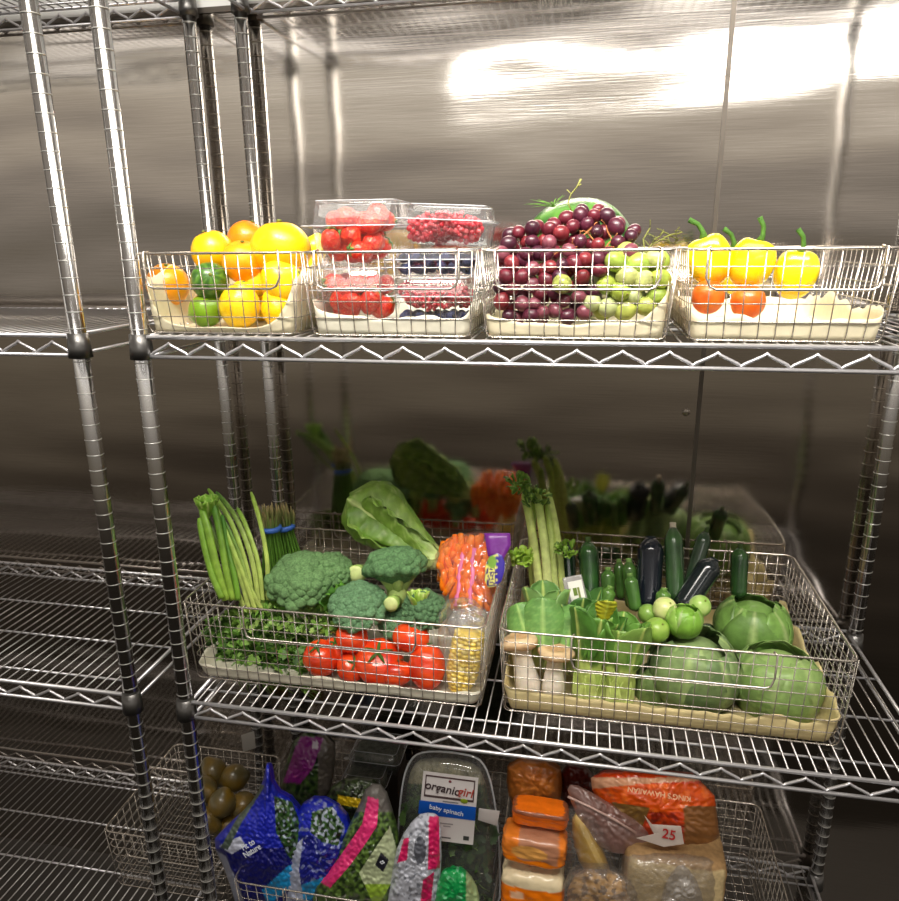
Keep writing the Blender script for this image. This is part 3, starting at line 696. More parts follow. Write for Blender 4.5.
broccoli('dark broccoli crown beside the plastic corn bag', 424, 612, 0.16, 44, 44, (0.1, -0.3, 1), 0.04, 5, 0.3, C(92, 128, 88))
broccoli('low broccoli crown above the left tomato', 398, 624, 0.17, 40, 30, (0.1, -0.3, 1), 0.035, 6, 0.3, C(98, 136, 96))
for i, (x, y, Y, wp, lb) in enumerate(((391, 604, 0.145, 15, 'cut pale green broccoli stem end between the crowns'), (356, 574, 0.22, 18, 'pale broccoli stem piece left of the stalked crown'))):
    q = MB(); s = mpp(x, y, Y)*wp/2
    q.tube([(0, 0.035, -0.012), (0, 0.01, -0.003), (0, 0, 0)], [s*0.9, s, s*1.05], 14, col=C(150, 180, 90)); q.ell((0, -0.0005, 0), (s, s*0.35, s), 14, 8, None, 0, C(212, 225, 150))
    tag(q.obj('broccoli_chunk', PLANT, None, True, at(x, y, Y)), lb, 'broccoli')
q = MB(); rnd = random.Random(5)
for k in range(9):
    a = k*0.7; M_ = Matrix.Rotation(a, 4, 'Z') @ Matrix.Rotation(0.35+0.05*k, 4, 'X')
    leaf_mb(0.042, 0.020, 0.5, 0.1, 0.001, 0.1, C(205, 220, 140), C(150, 185, 70), q=q, M_=M_, nu=8, nv=6)
tag(q.obj('green_sprout', PLANT, None, True, at(418, 612, 0.14), solid=0.0005), 'small bright green leafy sprout between broccoli crown and corn bag', 'greens').rotation_euler = (-0.2, 0.1, 0)

# ---- scallions and leeks fanning at the left
def stalks(name, label, cat, bands, group=None, pname='stalk'):
    root = empty(name, at(*bands[0][0][0]), label, cat, group)
    for P, r, cA, cB, fl in bands:
        W_ = [at(*p)-root.location for p in P]; Q = []; n_ = len(W_)
        for i in range(n_-1):       # smooth the line
            p0 = W_[max(0, i-1)]; p1 = W_[i]; p2 = W_[i+1]; p3 = W_[min(n_-1, i+2)]
            for k in range(5):
                t_ = k/5; Q.append(0.5*((2*p1)+(-p0+p2)*t_+(2*p0-5*p1+4*p2-p3)*t_*t_+(-p0+3*p1-3*p2+p3)*t_**3))
        Q.append(W_[-1]); m_ = len(Q)
        rr = [r*(1-0.1*(i/m_)) if i < m_*0.85 else r*max(0.12, 0.9-(i/m_-0.85)*5.2) for i in range(m_)]
        cc = []
        for i in range(m_):
            u = i/(m_-1); cc.append(tuple(cA[j]*(1-u)+cB[j]*u for j in range(3)))
        q = MB(); q.tube(Q, rr, 10, col=cc, flat=fl, up=(0, 1, 0)); q.obj(pname, PLANT, root)
    return root
pal, mid, drk = C(190, 205, 110), C(115, 160, 48), C(60, 112, 30)
stalks('scallions', 'fan of long bright green scallions leaning left beside the broccoli', 'scallions', [
    ([(250, 612, 0.16), (238, 570, 0.17), (222, 528, 0.20), (204, 496, 0.24)], 0.0052, pal, mid, 0.5),
    ([(254, 608, 0.165), (246, 565, 0.18), (230, 520, 0.21), (208, 489, 0.25)], 0.0056, pal, mid, 0.5),
    ([(259, 606, 0.17), (252, 560, 0.185), (236, 518, 0.22), (216, 492, 0.26)], 0.0056, pal, drk, 0.5),
    ([(263, 605, 0.175), (258, 562, 0.19), (246, 526, 0.22), (237, 508, 0.25)], 0.0052, pal, mid, 0.5),
    ([(246, 612, 0.16), (232, 578, 0.17), (218, 545, 0.19), (206, 512, 0.22)], 0.0050, pal, drk, 0.5),
    ([(256, 612, 0.155), (242, 572, 0.165), (226, 532, 0.19), (214, 500, 0.22)], 0.0050, pal, mid, 0.5),
    ([(268, 600, 0.175), (267, 560, 0.19), (260, 522, 0.21), (251, 492, 0.23)], 0.0048, pal, C(140, 175, 60), 0.5),
    ([(262, 610, 0.16), (249, 585, 0.165), (240, 556, 0.18), (224, 520, 0.20)], 0.0050, pal, drk, 0.5),
])
stalks('leek', 'thick leek-like green stalk standing at the far left of the left basket', 'leek', [
    ([(226, 600, 0.13), (216, 565, 0.14), (208, 530, 0.16), (201, 508, 0.18)], 0.0085, C(150, 185, 70), C(105, 150, 45), 0.6),
    ([(232, 600, 0.14), (226, 570, 0.15), (220, 535, 0.17), (213, 502, 0.19)], 0.0075, C(150, 185, 70), drk, 0.6),
    ([(238, 600, 0.15), (234, 575, 0.16), (226, 545, 0.18), (222, 515, 0.20)], 0.0070, C(120, 165, 55), drk, 0.6),
    ([(222, 598, 0.12), (212, 575, 0.13), (204, 545, 0.15), (199, 518, 0.17)], 0.0070, C(130, 170, 60), mid, 0.6)])
# curly tip hanging over at the left edge
q = MB(); rnd = random.Random(3)
for k in range(10):
    M_ = Matrix.Rotation(k*0.63, 4, 'Z') @ Matrix.Rotation(0.7+0.1*rnd.random(), 4, 'X')
    leaf_mb(0.045, 0.024, 0.4, 0.25, 0.003, 0.1, C(180, 205, 110), C(120, 170, 50), q=q, M_=M_, nu=10, nv=6, seed=k)
tag(q.obj('celery_leaf', PLANT, None, True, at(208, 518, 0.19), solid=0.0005), 'curled light green leaf tuft at the far left above the leek', 'leaf')

# ---- asparagus
def asparagus(label, px, py, Y, n_, bandpx, tilt, seed):
    base = at(px, py, Y); root = empty('asparagus_bunch', base, label, 'asparagus', 'asparagus bunches', (0.05, tilt, 0)); rnd = random.Random(seed); Lh = 0.185
    R_ = 0.017
    for i in range(n_):
        rr = R_*math.sqrt((i+0.5)/n_); a = i*2.4; x, y = rr*math.cos(a), rr*math.sin(a)*0.8; h = Lh*rnd.uniform(0.90, 1.05)
        q = MB(); k = rnd.uniform(1.0, 1.5)
        q.tube([(x*1.9, y*1.5, 0), (x*1.4, y*1.3, h*0.35), (x*0.92, y, h*0.72), (x*k, y*k, h*0.93), (x*k*1.05, y*k, h)], [0.0022, 0.0024, 0.0024, 0.0030, 0.0008], 6,
               col=[C(120, 150, 55), C(95, 140, 50), C(85, 125, 45), C(125, 125, 75), C(150, 130, 85)])
        q.obj('spear', PLANT, root)
    q = MB(); q.tube([(R_*1.12*math.cos(t_*0.314), R_*0.98*math.sin(t_*0.314), Lh*0.76) for t_ in range(20)], 0.0045, 6, closed=True, flat=1.3, col=C(60, 105, 190)); q.obj('rubber_band', FLAT, root)
    return root
asparagus('asparagus bunch with purple-brown tips and a blue rubber band', 277, 590, 0.27, 30, 530, 0.0, 1)
asparagus('second darker asparagus bunch leaning right behind the first', 298, 588, 0.30, 22, 515, -0.12, 2)

# ---- parsley / cilantro at the front left
def herb(label, poly, Ybase, n_, seed, cols, size, group='herb bunches', slope=0.0012, y_top=650):
    rnd = random.Random(seed); xs = [p[0] for p in poly]; ys = [p[1] for p in poly]
    cx, cy = sum(xs)/len(xs), sum(ys)/len(ys); c0 = at(cx, cy, Ybase); root = empty('herb_bunch', c0, label, 'herbs', group)
    lv = MB(); st = MB(); k = 0
    while k < n_:
        x, y = rnd.uniform(min(xs), max(xs)), rnd.uniform(min(ys), max(ys))
        if not inpoly(x, y, poly): continue
        k += 1
        p = at(x, y, Ybase+(max(ys)-y)*slope+rnd.uniform(0, 0.035))-c0
        sz = size*rnd.uniform(0.6, 1.25); cc = rnd.choice(cols)
        Rm = Matrix.Translation(p) @ Matrix.Rotation(rnd.uniform(0, 6.28), 4, 'Z') @ Matrix.Rotation(rnd.uniform(-1.1, 1.1), 4, 'X') @ Matrix.Rotation(rnd.uniform(-1.2, 1.2), 4, 'Y')
        # three-lobed leaf
        for a in (-0.9, 0, 0.9):
            M_ = Rm @ Matrix.Rotation(a, 4, 'Y')
            V = [(0, 0, 0), (-0.32, 0.04, 0.45), (-0.42, -0.05, 0.8), (-0.14, 0.03, 0.86), (0, 0.06, 1.08), (0.14, 0.03, 0.86), (0.42, -0.05, 0.8), (0.32, 0.04, 0.45), (0, -0.04, 0.5)]
            V = [M_ @ (Vector(v)*sz) for v in V]; lv.add(V, [(0, 1, 8), (1, 2, 8), (2, 3, 8), (3, 4, 8), (4, 5, 8), (5, 6, 8), (6, 7, 8), (7, 0, 8)], 0, cc)
        if k % 4 == 0:
            e_ = p+Vector((rnd.uniform(-0.02, 0.03), 0.02, -rnd.uniform(0.02, 0.05))); st.tube([p, (p+e_)/2+Vector((0, -0.003, 0)), e_], 0.0009, 5, col=C(130, 165, 70))
    o = lv.obj('leaves', HERB, root); st.obj('stems', PLANT, root); return root
HERB = mat('herb_leaf', vcol=True, rough=0.5, var=0.15, vscale=90, spec=0.35)
hc = [C(78, 116, 40), C(98, 142, 52), C(56, 90, 32), C(130, 168, 80)]
herb('dark green parsley bunch pressed against the front wires left of the tomatoes', [(208, 622), (240, 616), (306, 626), (312, 668), (314, 690), (280, 684), (222, 672), (208, 660)], 0.084, 1100, 3, hc, 0.0145)
herb('paler small-leaved herb bunch above the parsley, in front of the left broccoli', [(226, 612), (262, 600), (330, 606), (346, 622), (340, 634), (300, 634), (240, 630)], 0.125, 420, 4, [C(130, 165, 75), C(108, 148, 58), C(150, 180, 95), C(88, 128, 48)], 0.010)
herb('dark leafy sprigs around the foot of the scallions', [(248, 585), (300, 590), (340, 600), (338, 612), (262, 612)], 0.165, 140, 5, [C(95, 150, 55), C(70, 120, 45), C(120, 170, 70)], 0.016)
herb('flat green leaves tucked under the broad broccoli crown', [(296, 592), (336, 584), (352, 598), (330, 612), (300, 608)], 0.15, 70, 6, [C(105, 160, 60), C(80, 130, 50)], 0.022)

# ---- tomatoes
TR, TR2 = C(222, 50, 22), C(240, 84, 34)
for px, py, Y, w_, h_, lb in ((352, 637, 0.125, 33, 30, 'tomato highest at the left, its pale scar facing out'), (321, 661, 0.106, 35, 40, 'leftmost tomato beside the parsley'),
        (379, 661, 0.118, 50, 36, 'wide tomato in the centre of the tomato pile'), (352, 679, 0.106, 30, 26, 'small tomato low at the front, left of centre'),
        (411, 637, 0.13, 38, 30, 'tomato highest at the right under the broccoli'), (427, 668, 0.108, 37, 46, 'tall tomato next to the corn'),
        (397, 687, 0.104, 33, 26, 'lowest tomato at the front, right of centre'), (336, 650, 0.13, 28, 28, 'tomato behind the leftmost tomato')):
    fruit('tomato', lb, 'tomato', px, py, Y, w_, h_, None, 'tomato', TR, 'tomatoes', (random.uniform(-.2, .9), random.uniform(-.5, .5), random.uniform(0, 3)), TR2)

# ---- baby carrots in a bag
CAR = []
for i in range(3):
    q = MB(); q.tube([(0, 0, -0.5), (0, 0, -0.46), (0.01, 0, -0.2), (0, 0.01, 0.2), (0, 0, 0.46), (0, 0, 0.5)], [0.03, 0.11, 0.15, 0.16, 0.12, 0.03], 12, col=[C(245, 115, 15)]*2+[C(255, 124+i*8, 26)]*4); CAR.append(q.mesh('baby_carrot', SKIN2))
cpoly = [(438, 556), (446, 545), (466, 538), (486, 540), (497, 552), (496, 575), (489, 600), (474, 612), (458, 610), (450, 594), (440, 575)]
rnd = random.Random(21); used = []
for L_ in range(3):
    for _ in range(900):
        x, y = rnd.uniform(440, 494), rnd.uniform(543, 606)
        if not inpoly(x, y, cpoly): continue
        if any(abs(x-a)**2*1.6+abs(y-b)**2*0.45 < 40 and l2 == L_ for a, b, l2 in used): continue
        used.append((x, y, L_)); Y = 0.20+(606-y)*0.0011+L_*0.014
        o = bpy.data.objects.new('baby_carrot', rnd.choice(CAR)); COL.objects.link(o); o.location = at(x, y, Y)
        o.rotation_euler = (rnd.uniform(-0.5, 0.1), rnd.uniform(-0.6, 0.6), rnd.uniform(0, 6)); k = rnd.uniform(0.036, 0.046); o.scale = (k*1.1, k*1.1, k)
        tag(o, 'orange baby carrot inside the clear carrot bag', 'carrot', 'baby carrots in the bag')

def chaikin(P, it=2):
    for _ in range(it):
        Q = []
        for i in range(len(P)):
            a, b_ = P[i], P[(i+1) % len(P)]; Q += [(a[0]*0.75+b_[0]*0.25, a[1]*0.75+b_[1]*0.25), (a[0]*0.25+b_[0]*0.75, a[1]*0.25+b_[1]*0.75)]
        P = Q
    return P
def bag_mb(poly, Yb, lean, thick, colf, K=22, wr=0.007, power=1.8, sharp=1, wf=28, origin=None, seed=0, back=True, nper=4):
    """a pillow-shaped bag: outline at the pixels given, standing at depth Yb and leaning back by `lean` metres per metre of height"""
    P = chaikin(poly, sharp); Q = []
    for i in range(len(P)):
        a, b_ = P[i], P[(i+1) % len(P)]; d = math.hypot(a[0]-b_[0], a[1]-b_[1]); k = max(1, int(d/(4/nper*2)))
        for j in range(k): Q.append((a[0]+(b_[0]-a[0])*j/k, a[1]+(b_[1]-a[1])*j/k))
    P = Q; n_ = len(P); cx = sum(p[0] for p in P)/n_; cy = sum(p[1] for p in P)/n_
    zb = at(cx, max(p[1] for p in P), Yb).z
    def pt(x, y):
        Y = Yb
        for _ in range(6): Y = Yb+lean*(at(x, y, Y).z-zb)
        return at(x, y, Y)
    o = origin or pt(cx, cy); q = MB()
    for side in ((-1, 1) if back else (-1,)):
        V, cc = [], []
        for k in range(K+1):
            s = 1-k/K
            for (x, y) in P:
                X, Yp = cx+(x-cx)*s, cy+(y-cy)*s; w3 = pt(X, Yp)
                th = thick/2*(max(0, 1-s**power))**0.5
                f_ = wr*(noise.noise(Vector((w3.x*wf+seed, w3.z*wf*0.8, side*2.0)))+0.6*abs(noise.noise(Vector((w3.x*wf*2.3, w3.z*wf*2.0+seed, side))))+0.4*noise.noise(Vector((w3.x*wf*5, w3.z*wf*5, seed))))*min(1, (1-s)*5+0.15)
                V.append((at(X, Yp, w3.y-th-f_) if side < 0 else Vector((w3.x, w3.y+th+f_, w3.z)))-o); cc.append(colf(X, Yp) if side < 0 else colf(X, Yp))
        Fs = []
        for k in range(K):
            for i in range(n_):
                a, b_, c_, d_ = k*n_+i, k*n_+(i+1) % n_, (k+1)*n_+(i+1) % n_, (k+1)*n_+i
                Fs.append((a, b_, c_, d_) if side > 0 else (a, d_, c_, b_))
        q.add(V, Fs, 0, cc)
    return q, o
def bag(name, label, cat, poly, Yb, lean, thick, colf, m=PRINT, group=None, **k):
    q, o = bag_mb(poly, Yb, lean, thick, colf if callable(colf) else (lambda x, y: colf), **k)
    return tag(q.obj(name, m, None, True, o), label, cat, group)
cb = bag('carrot_bag', 'clear plastic bag of baby carrots with purple print in the left basket', 'bag', [(432, 560), (444, 540), (466, 532), (500, 533), (512, 541), (500, 580), (490, 640), (470, 622), (455, 612), (447, 592)], 0.175, 0.62, 0.062, (1, 1, 1), FILM)
q, o_ = bag_mb([(484, 533), (510, 533), (511, 545), (503, 560), (488, 556)], 0.215, 0.6, 0.01, lambda x, y: C(115, 35, 140), K=6, wr=0.001, sharp=0, power=8, origin=cb.location); q.obj('purple_print', PRINT, cb)
q, o_ = bag_mb([(486, 557), (501, 552), (506, 566), (500, 586), (484, 588)], 0.185, 0.3, 0.006,
               lambda x, y: C(120, 165, 60) if (x-492)**2+(y-562)**2*0.5 < 22 else (C(60, 45, 150) if x > 496+2*math.sin(y) else C(225, 220, 110) if noise.noise(Vector((x*.6, y*.6, 2))) > 0 else C(60, 40, 110)), K=10, wr=0.0008, origin=cb.location); q.obj('printed_label', PRINT, cb)
for i, (a, b_) in enumerate((((462, 552), (456, 606)), ((474, 548), (470, 604)))):
    P = []; 
    for k in range(14):
        u = k/13; x = a[0]+(b_[0]-a[0])*u+0.8*math.sin(k*0.9+i*2); y = a[1]+(b_[1]-a[1])*u; P.append(at(x, y, 0.168+(606-y)*0.0011))
    q = MB(); q.tube([p-cb.location for p in P], [0.0008+0.0045*abs(math.sin(k*1.3+i)) for k in range(14)], 6, col=C(215, 110, 150), flat=0.1, up=(0, 1, 0.3)); q.obj('purple_stripe', PRINT, cb)
FILM4 = film('pale_film', 0.72, (1, 1, 1), 0.2, 1.0, 50, C(225, 225, 230))
# ---- clear produce bag around the corn, corn cob
bag('produce_bag', 'crumpled clear plastic bag over the ear of corn', 'bag', [(440, 600), (470, 596), (487, 612), (483, 655), (480, 698), (448, 695), (441, 686), (436, 650)], 0.108, 0.15, 0.055, (1, 1, 1), FILM, wr=0.005)
bag('plastic_sheet', 'pale cloudy plastic sheet folded behind the corn', 'plastic', [(446, 612), (486, 604), (486, 640), (474, 648), (450, 640)], 0.15, 0.3, 0.03, (1, 1, 1), FILM4, wr=0.006)
P0, P1 = at(458, 693, 0.112), at(470, 632, 0.125); Lc = (P1-P0).length
cr_ = veg('corn_cob', 'husked ear of yellow corn standing in a clear bag beside the tomatoes', 'corn', P0, P1)
q = MB()
for r in range(15):
    z = Lc*(r+0.5)/15; R_ = 0.0225*(1-0.55*max(0, (0.32-z/Lc))/0.32) * (1 if z/Lc < 0.85 else 0.93)
    for j in range(12):
        a = j*math.pi/6+(0.0 if r % 2 else 0.08); q.ell((R_*math.cos(a), R_*math.sin(a), z), (0.0072, 0.0072, Lc/15*0.62), 8, 6, None, 0, C(246, 218, 105) if (r*7+j*3) % 4 else C(250, 232, 150))
q.tube([(0, 0, 0), (0, 0, Lc*0.3), (0, 0, Lc)], [0.010, 0.019, 0.020], 14, col=C(238, 208, 100))
q.obj('kernels', SKIN, cr_)

# ================================================================== LOWER SHELF, RIGHT BASKET
# ---- celery
ce = stalks('celery', 'bunch of pale celery stalks with leafy tops standing at the back left', 'celery', [
    ([(541, 602, 0.28), (536, 560, 0.30), (530, 520, 0.33), (524, 492, 0.36)], 0.0092, C(222, 228, 150), C(165, 190, 80), 0.7),
    ([(549, 604, 0.28), (546, 560, 0.29), (541, 520, 0.32), (537, 490, 0.35)], 0.0090, C(226, 232, 158), C(150, 180, 70), 0.7),
    ([(556, 602, 0.29), (553, 565, 0.30), (550, 525, 0.33), (548, 500, 0.35)], 0.0080, C(210, 220, 140), C(140, 170, 60), 0.7),
    ([(563, 600, 0.30), (560, 560, 0.31), (555, 522, 0.33), (548, 492, 0.35)], 0.0072, C(205, 218, 130), C(185, 205, 110), 0.7),
    ([(535, 600, 0.30), (532, 570, 0.31), (532, 535, 0.34), (534, 498, 0.37)], 0.0075, C(205, 215, 120), C(120, 155, 50), 0.7)])
def tuft(parent, px, py, Y, n_, size, cols, seed):
    q = MB(); rnd = random.Random(seed); c = at(px, py, Y)-parent.location
    for k in range(n_):
        d = Vector((rnd.uniform(-1, 1), rnd.uniform(-0.7, 0.3), rnd.uniform(-0.8, 1)))*size*0.9
        M_ = Matrix.Translation(c+d) @ Matrix.Rotation(rnd.uniform(0, 6.3), 4, 'Z') @ Matrix.Rotation(rnd.uniform(-1.3, 1.3), 4, 'X')
        leaf_mb(size*rnd.uniform(0.8, 1.3), size*0.9, 0.4, 0.2, size*0.09, 0.06, C(160, 190, 90), rnd.choice(cols), q=q, M_=M_, nu=9, nv=6, freq=14, seed=k)
    return q.obj('leaf_tuft', PLANT, parent, True, solid=0.0004)
tuft(ce, 521, 489, 0.35, 22, 0.021, [C(78, 122, 34), C(98, 145, 42)], 1)
tuft(ce, 535, 500, 0.33, 18, 0.019, [C(74, 116, 32), C(62, 100, 30)], 2)
tuft(ce, 522, 562, 0.27, 30, 0.019, [C(120, 162, 40), C(145, 178, 55)], 3)
tuft(ce, 566, 552, 0.28, 18, 0.016, [C(110, 150, 35), C(95, 135, 35)], 4)
# ---- labelled clamshell pack by the celery
q = MB(); P0, P1 = at(580, 612, 0.22), at(572, 576, 0.25)
pk = veg('plastic_pack', 'small clear plastic pack with a white printed label beside the celery', 'pack', P0, P1)
hL = (P1-P0).length; q.box(-0.020, 0.020, -0.012, 0.012, 0, hL, top=0.002); q.obj('pack_shell', FILM2, pk, False, bevel=0.003)
q = MB(); q.box(-0.010, 0.016, -0.0135, -0.0125, hL*0.15, hL*0.85, col=C(225, 225, 215)); lb_ = q.obj('printed_label', FLAT, pk, False)
q = MB(); q.box(-0.003, 0.004, -0.0142, -0.0136, hL*0.45, hL*0.66, col=C(95, 120, 30)); q.box(0.005, 0.009, -0.0142, -0.0136, hL*0.3, hL*0.66, col=C(120, 130, 60)); q.obj('printed_square', FLAT, lb_, False)
# ---- cucumbers, zucchini, eggplant
def cuke(name, label, cat, A_, B_, wpx, colr, c2, tipc, tipw=0.55, bend=0.0, tiplen=0.08, m=None, group=None):
    P0, P1 = at(*A_), at(*B_); root = veg(name, label, cat, P0, P1, group); Lk = (P1-P0).length; r = wpx/2*mpp(*A_)
    n_ = 22; pts, rr, cc = [], [], []
    for i in range(n_+1):
        u = i/n_; b_ = bend*math.sin(u*math.pi); pts.append((b_, 0, Lk*u))
        e_ = min(1, math.sin(min(1, u/0.14)*math.pi/2)+0.05) * (1 if u < 0.82 else max(tipw*0.5, math.cos((u-0.82)/0.18*1.25)))
        rr.append(r*e_*(0.93+0.1*u)); t_ = 0.5+0.5*noise.noise(Vector((u*6, r*99, 0))); cc.append(tuple(colr[j]*t_+c2[j]*(1-t_) for j in range(3)))
    q = MB(); q.tube(pts, rr, 16, col=cc); q.obj('body', m or CUKE, root)
    q = MB(); q.tube([(pts[-1][0], 0, Lk-0.001), (pts[-1][0], 0, Lk+Lk*tiplen*0.6), (pts[-1][0]*1.2, 0, Lk+Lk*tiplen)], [rr[-1]*1.0, rr[-1]*0.85, rr[-1]*0.95], 8, col=tipc); q.obj('stem_end', MATTE, root)
    return root
CUKE = mat('cucumber_skin', vcol=True, rough=0.22, var=0.3, vscale=70, stretch=(1, 1, 0.25), bump=0.2, bscale=120, coat=0.25)
dk, dk2 = C(22, 44, 30), C(34, 62, 36)
cuke('cucumber', 'dark cucumber standing right of the celery', 'cucumber', (590, 606, 0.26), (588, 542, 0.32), 20, dk, C(48, 88, 36), C(60, 80, 40), bend=0.001)
cuke('cucumber', 'short dark cucumber tip just behind the celery', 'cucumber', (570, 590, 0.31), (567, 546, 0.35), 15, dk2, dk, C(60, 80, 40))
zc1, zc2 = C(52, 84, 36), C(72, 110, 46)
cuke('zucchini', 'zucchini with a pale cut end, upper left of the zucchini cluster', 'zucchini', (608, 605, 0.25), (608, 570, 0.27), 14, zc1, zc2, C(105, 140, 70), 0.9)
cuke('zucchini', 'thin zucchini at the back between its two neighbours', 'zucchini', (621, 600, 0.29), (619, 562, 0.31), 11, zc1, zc2, C(105, 140, 70), 0.9)
cuke('zucchini', 'zucchini standing tallest in the zucchini cluster', 'zucchini', (632, 610, 0.26), (629, 562, 0.29), 14, zc1, zc2, C(110, 145, 75), 0.9)
cuke('zucchini', 'slim zucchini in front of the tallest zucchini', 'zucchini', (636, 612, 0.22), (630, 576, 0.24), 14, C(60, 98, 45), zc2, C(110, 145, 75), 0.9)
cuke('zucchini', 'stubby zucchini tilted right, lowest in the cluster', 'zucchini', (601, 615, 0.22), (610, 588, 0.24), 15, zc2, C(90, 130, 55), C(115, 150, 75), 0.95)
cuke('zucchini', 'zucchini pointing up between the dark eggplant and the tall cucumber', 'zucchini', (661, 618, 0.21), (664, 590, 0.23), 15, zc2, C(90, 130, 55), C(115, 150, 75), 0.95)
cuke('eggplant', 'glossy nearly black eggplant standing upright at the back', 'eggplant', (648, 612, 0.24), (651, 538, 0.31), 26, C(18, 22, 30), C(26, 32, 40), C(22, 30, 30), 0.8, 0, 0.02, EGG := mat('eggplant_skin', vcol=True, rough=0.14, coat=0.4))
cuke('cucumber', 'tall green cucumber with a pale dry tip, highest in the right basket', 'cucumber', (676, 606, 0.24), (673, 528, 0.32), 19, C(34, 58, 36), C(52, 84, 42), C(190, 180, 160), 0.75, 0, 0.07)
cuke('eggplant', 'dark eggplant lying diagonally beside the tall pale-tipped cucumber', 'eggplant', (680, 612, 0.21), (714, 560, 0.26), 24, C(18, 24, 26), C(28, 36, 38), C(22, 30, 30), 0.8, 0, 0.02, EGG)
cuke('cucumber', 'cucumber leaning at the far right behind the diagonal eggplant', 'cucumber', (688, 590, 0.28), (706, 532, 0.33), 15, C(60, 74, 58), dk2, C(60, 80, 40))
# filler under the standing vegetables
for i, (x, y, Y, lb) in enumerate(((600, 630, 0.30, 'zucchini lying flat at the bottom, left of the middle'), (660, 640, 0.31, 'zucchini lying flat under the eggplant'), (690, 640, 0.29, 'zucchini lying flat at the bottom right'))):
    cuke('zucchini', lb, 'zucchini', (x-30, y, Y), (x+30, y-4, Y+0.01), 26, dk2, zc1, C(60, 80, 40))
# ---- king oyster mushrooms
MUSH = mat('mushroom', vcol=True, rough=0.6, var=0.10, vscale=70, bump=0.3, bscale=150, sss=0.1)
def mushroom(label, A_, B_, wpx, cpx):
    P0, P1 = at(*A_), at(*B_); root = veg('king_mushroom', label, 'mushroom', P0, P1, 'king mushrooms'); Lk = (P1-P0).length; s = mpp(*A_); r = wpx/2*s; R_ = cpx/2*s
    q = MB(); W1, W2 = C(232, 222, 208), C(215, 195, 165)
    q.tube([(0, 0, 0), (0, 0, Lk*0.06), (0.001, 0, Lk*0.25), (0, 0, Lk*0.55), (0, 0, Lk*0.82), (0, 0, Lk*0.93)], [r*0.5, r*1.1, r*1.2, r*0.95, r*0.8, r*1.1], 18, col=[W1, W1, W1, W1, W2, W2]); q.obj('stem', MUSH, root)
    q = MB(); T1, T2 = C(212, 182, 142), C(184, 146, 104)
    pr = [(R_*0.4, 0.84, W2), (R_*0.85, 0.90, C(205, 170, 130)), (R_*1.02, 0.96, T2), (R_*0.98, 1.02, T1), (R_*0.75, 1.08, T1), (R_*0.4, 1.07, T2), (R_*0.1, 1.04, T2), (0.0005, 1.04, T2)]
    V, cc, n_ = [], [], 26
    for rr, z, c_ in pr:
        for j in range(n_):
            a = j*2*math.pi/n_; k = 1+0.07*math.sin(3*a+wpx)+0.03*math.sin(7*a); V.append((rr*k*math.cos(a), rr*k*math.sin(a), Lk*z+0.0015*math.sin(2*a+cpx))); cc.append(c_)
    Fs = [(l_*n_+i, l_*n_+(i+1) % n_, (l_+1)*n_+(i+1) % n_, (l_+1)*n_+i) for l_ in range(len(pr)-1) for i in range(n_)]
    q.add(V, Fs, 0, cc); q.obj('cap', MUSH, root)
mushroom('king mushroom with a thick white leaning stem at the basket corner', (530, 698, 0.11), (519, 640, 0.125), 22, 37)
mushroom('king mushroom with a flat tan cap, right of the corner mushroom', (552, 697, 0.105), (556, 652, 0.115), 19, 36)
# ---- bok choy
def bokchoy(label, A_, B_, wpx, seed, cols=(C(90, 135, 52), C(70, 115, 42)), stalkc=C(186, 205, 110), nleaf=7, spread=0.5, wl=1.6, curl=-0.10):
    P0, P1 = at(*A_), at(*B_); root = veg('bok_choy', label, 'bok choy', P0, P1, 'bok choy heads'); Lk = (P1-P0).length; r = wpx/2*mpp(*A_); rnd = random.Random(seed)
    for k in range(nleaf):
        a = k*2*math.pi/nleaf+seed; outer = k % 2; R_ = r*(0.55 if outer else 0.35)
        M_ = Matrix.Rotation(a, 4, 'Z') @ Matrix.Translation((0, -R_*0.6, 0)) @ Matrix.Rotation(0.10+0.12*outer*spread, 4, 'X')
        ll = Lk*rnd.uniform(0.85, 1.05)
        def shp(u):
            if u < 0.42: return 0.55+0.45*math.sin((1-abs(u-0.13)/0.29)*math.pi/2) if abs(u-0.13) < 0.29 else 0.55
            return 0.55+0.45*wl*math.sin(min(1, (u-0.42)/0.24)*math.pi/2) if u < 0.68 else (0.55+0.45*wl)*(max(0, 1-((u-0.68)/0.322)**2))**0.4
        def mk():
            q = MB(); lf = rnd.choice(cols)
            leaf_mb(ll, r*1.75, 0.5, curl, 0.0022, 0.10, stalkc, lf, q=q, M_=M_, freq=22, seed=k, shape=shp)
            cc = []
            for i in range(27):
                for j in range(15):
                    u = i/26; v_ = abs(2*j/14-1); t_ = max(0, min(1, (0.50-u)/0.08)); t_ = max(t_, 1.0 if v_ < 0.16*(1.3-u) else 0)
                    tip = C(215, 222, 150); b_ = max(0, 1-u/0.25)
                    sc = tuple(stalkc[m]*(1-b_)+tip[m]*b_ for m in range(3)); cc.append(tuple(lf[m]*(1-t_)+sc[m]*t_ for m in range(3)))
            q.c = cc; return q
        mk().obj('leaf', PLANT, root, True, solid=0.0014)
    return root, Lk
bokchoy('bok choy head with pale green base, left of the two upright heads', (586, 699, 0.12), (600, 604, 0.15), 40, 1)
bokchoy('bok choy head with pale green base, right of the two upright heads', (617, 704, 0.115), (628, 612, 0.145), 40, 2.3, (C(120, 155, 70), C(95, 140, 56)))
br_, Lk_ = bokchoy('bok choy with broad smooth green leaves rising behind the mushrooms', (548, 668, 0.17), (546, 584, 0.20), 40, 0.2, (C(112, 150, 82), C(98, 140, 72)), wl=1.5, curl=-0.05, nleaf=6)
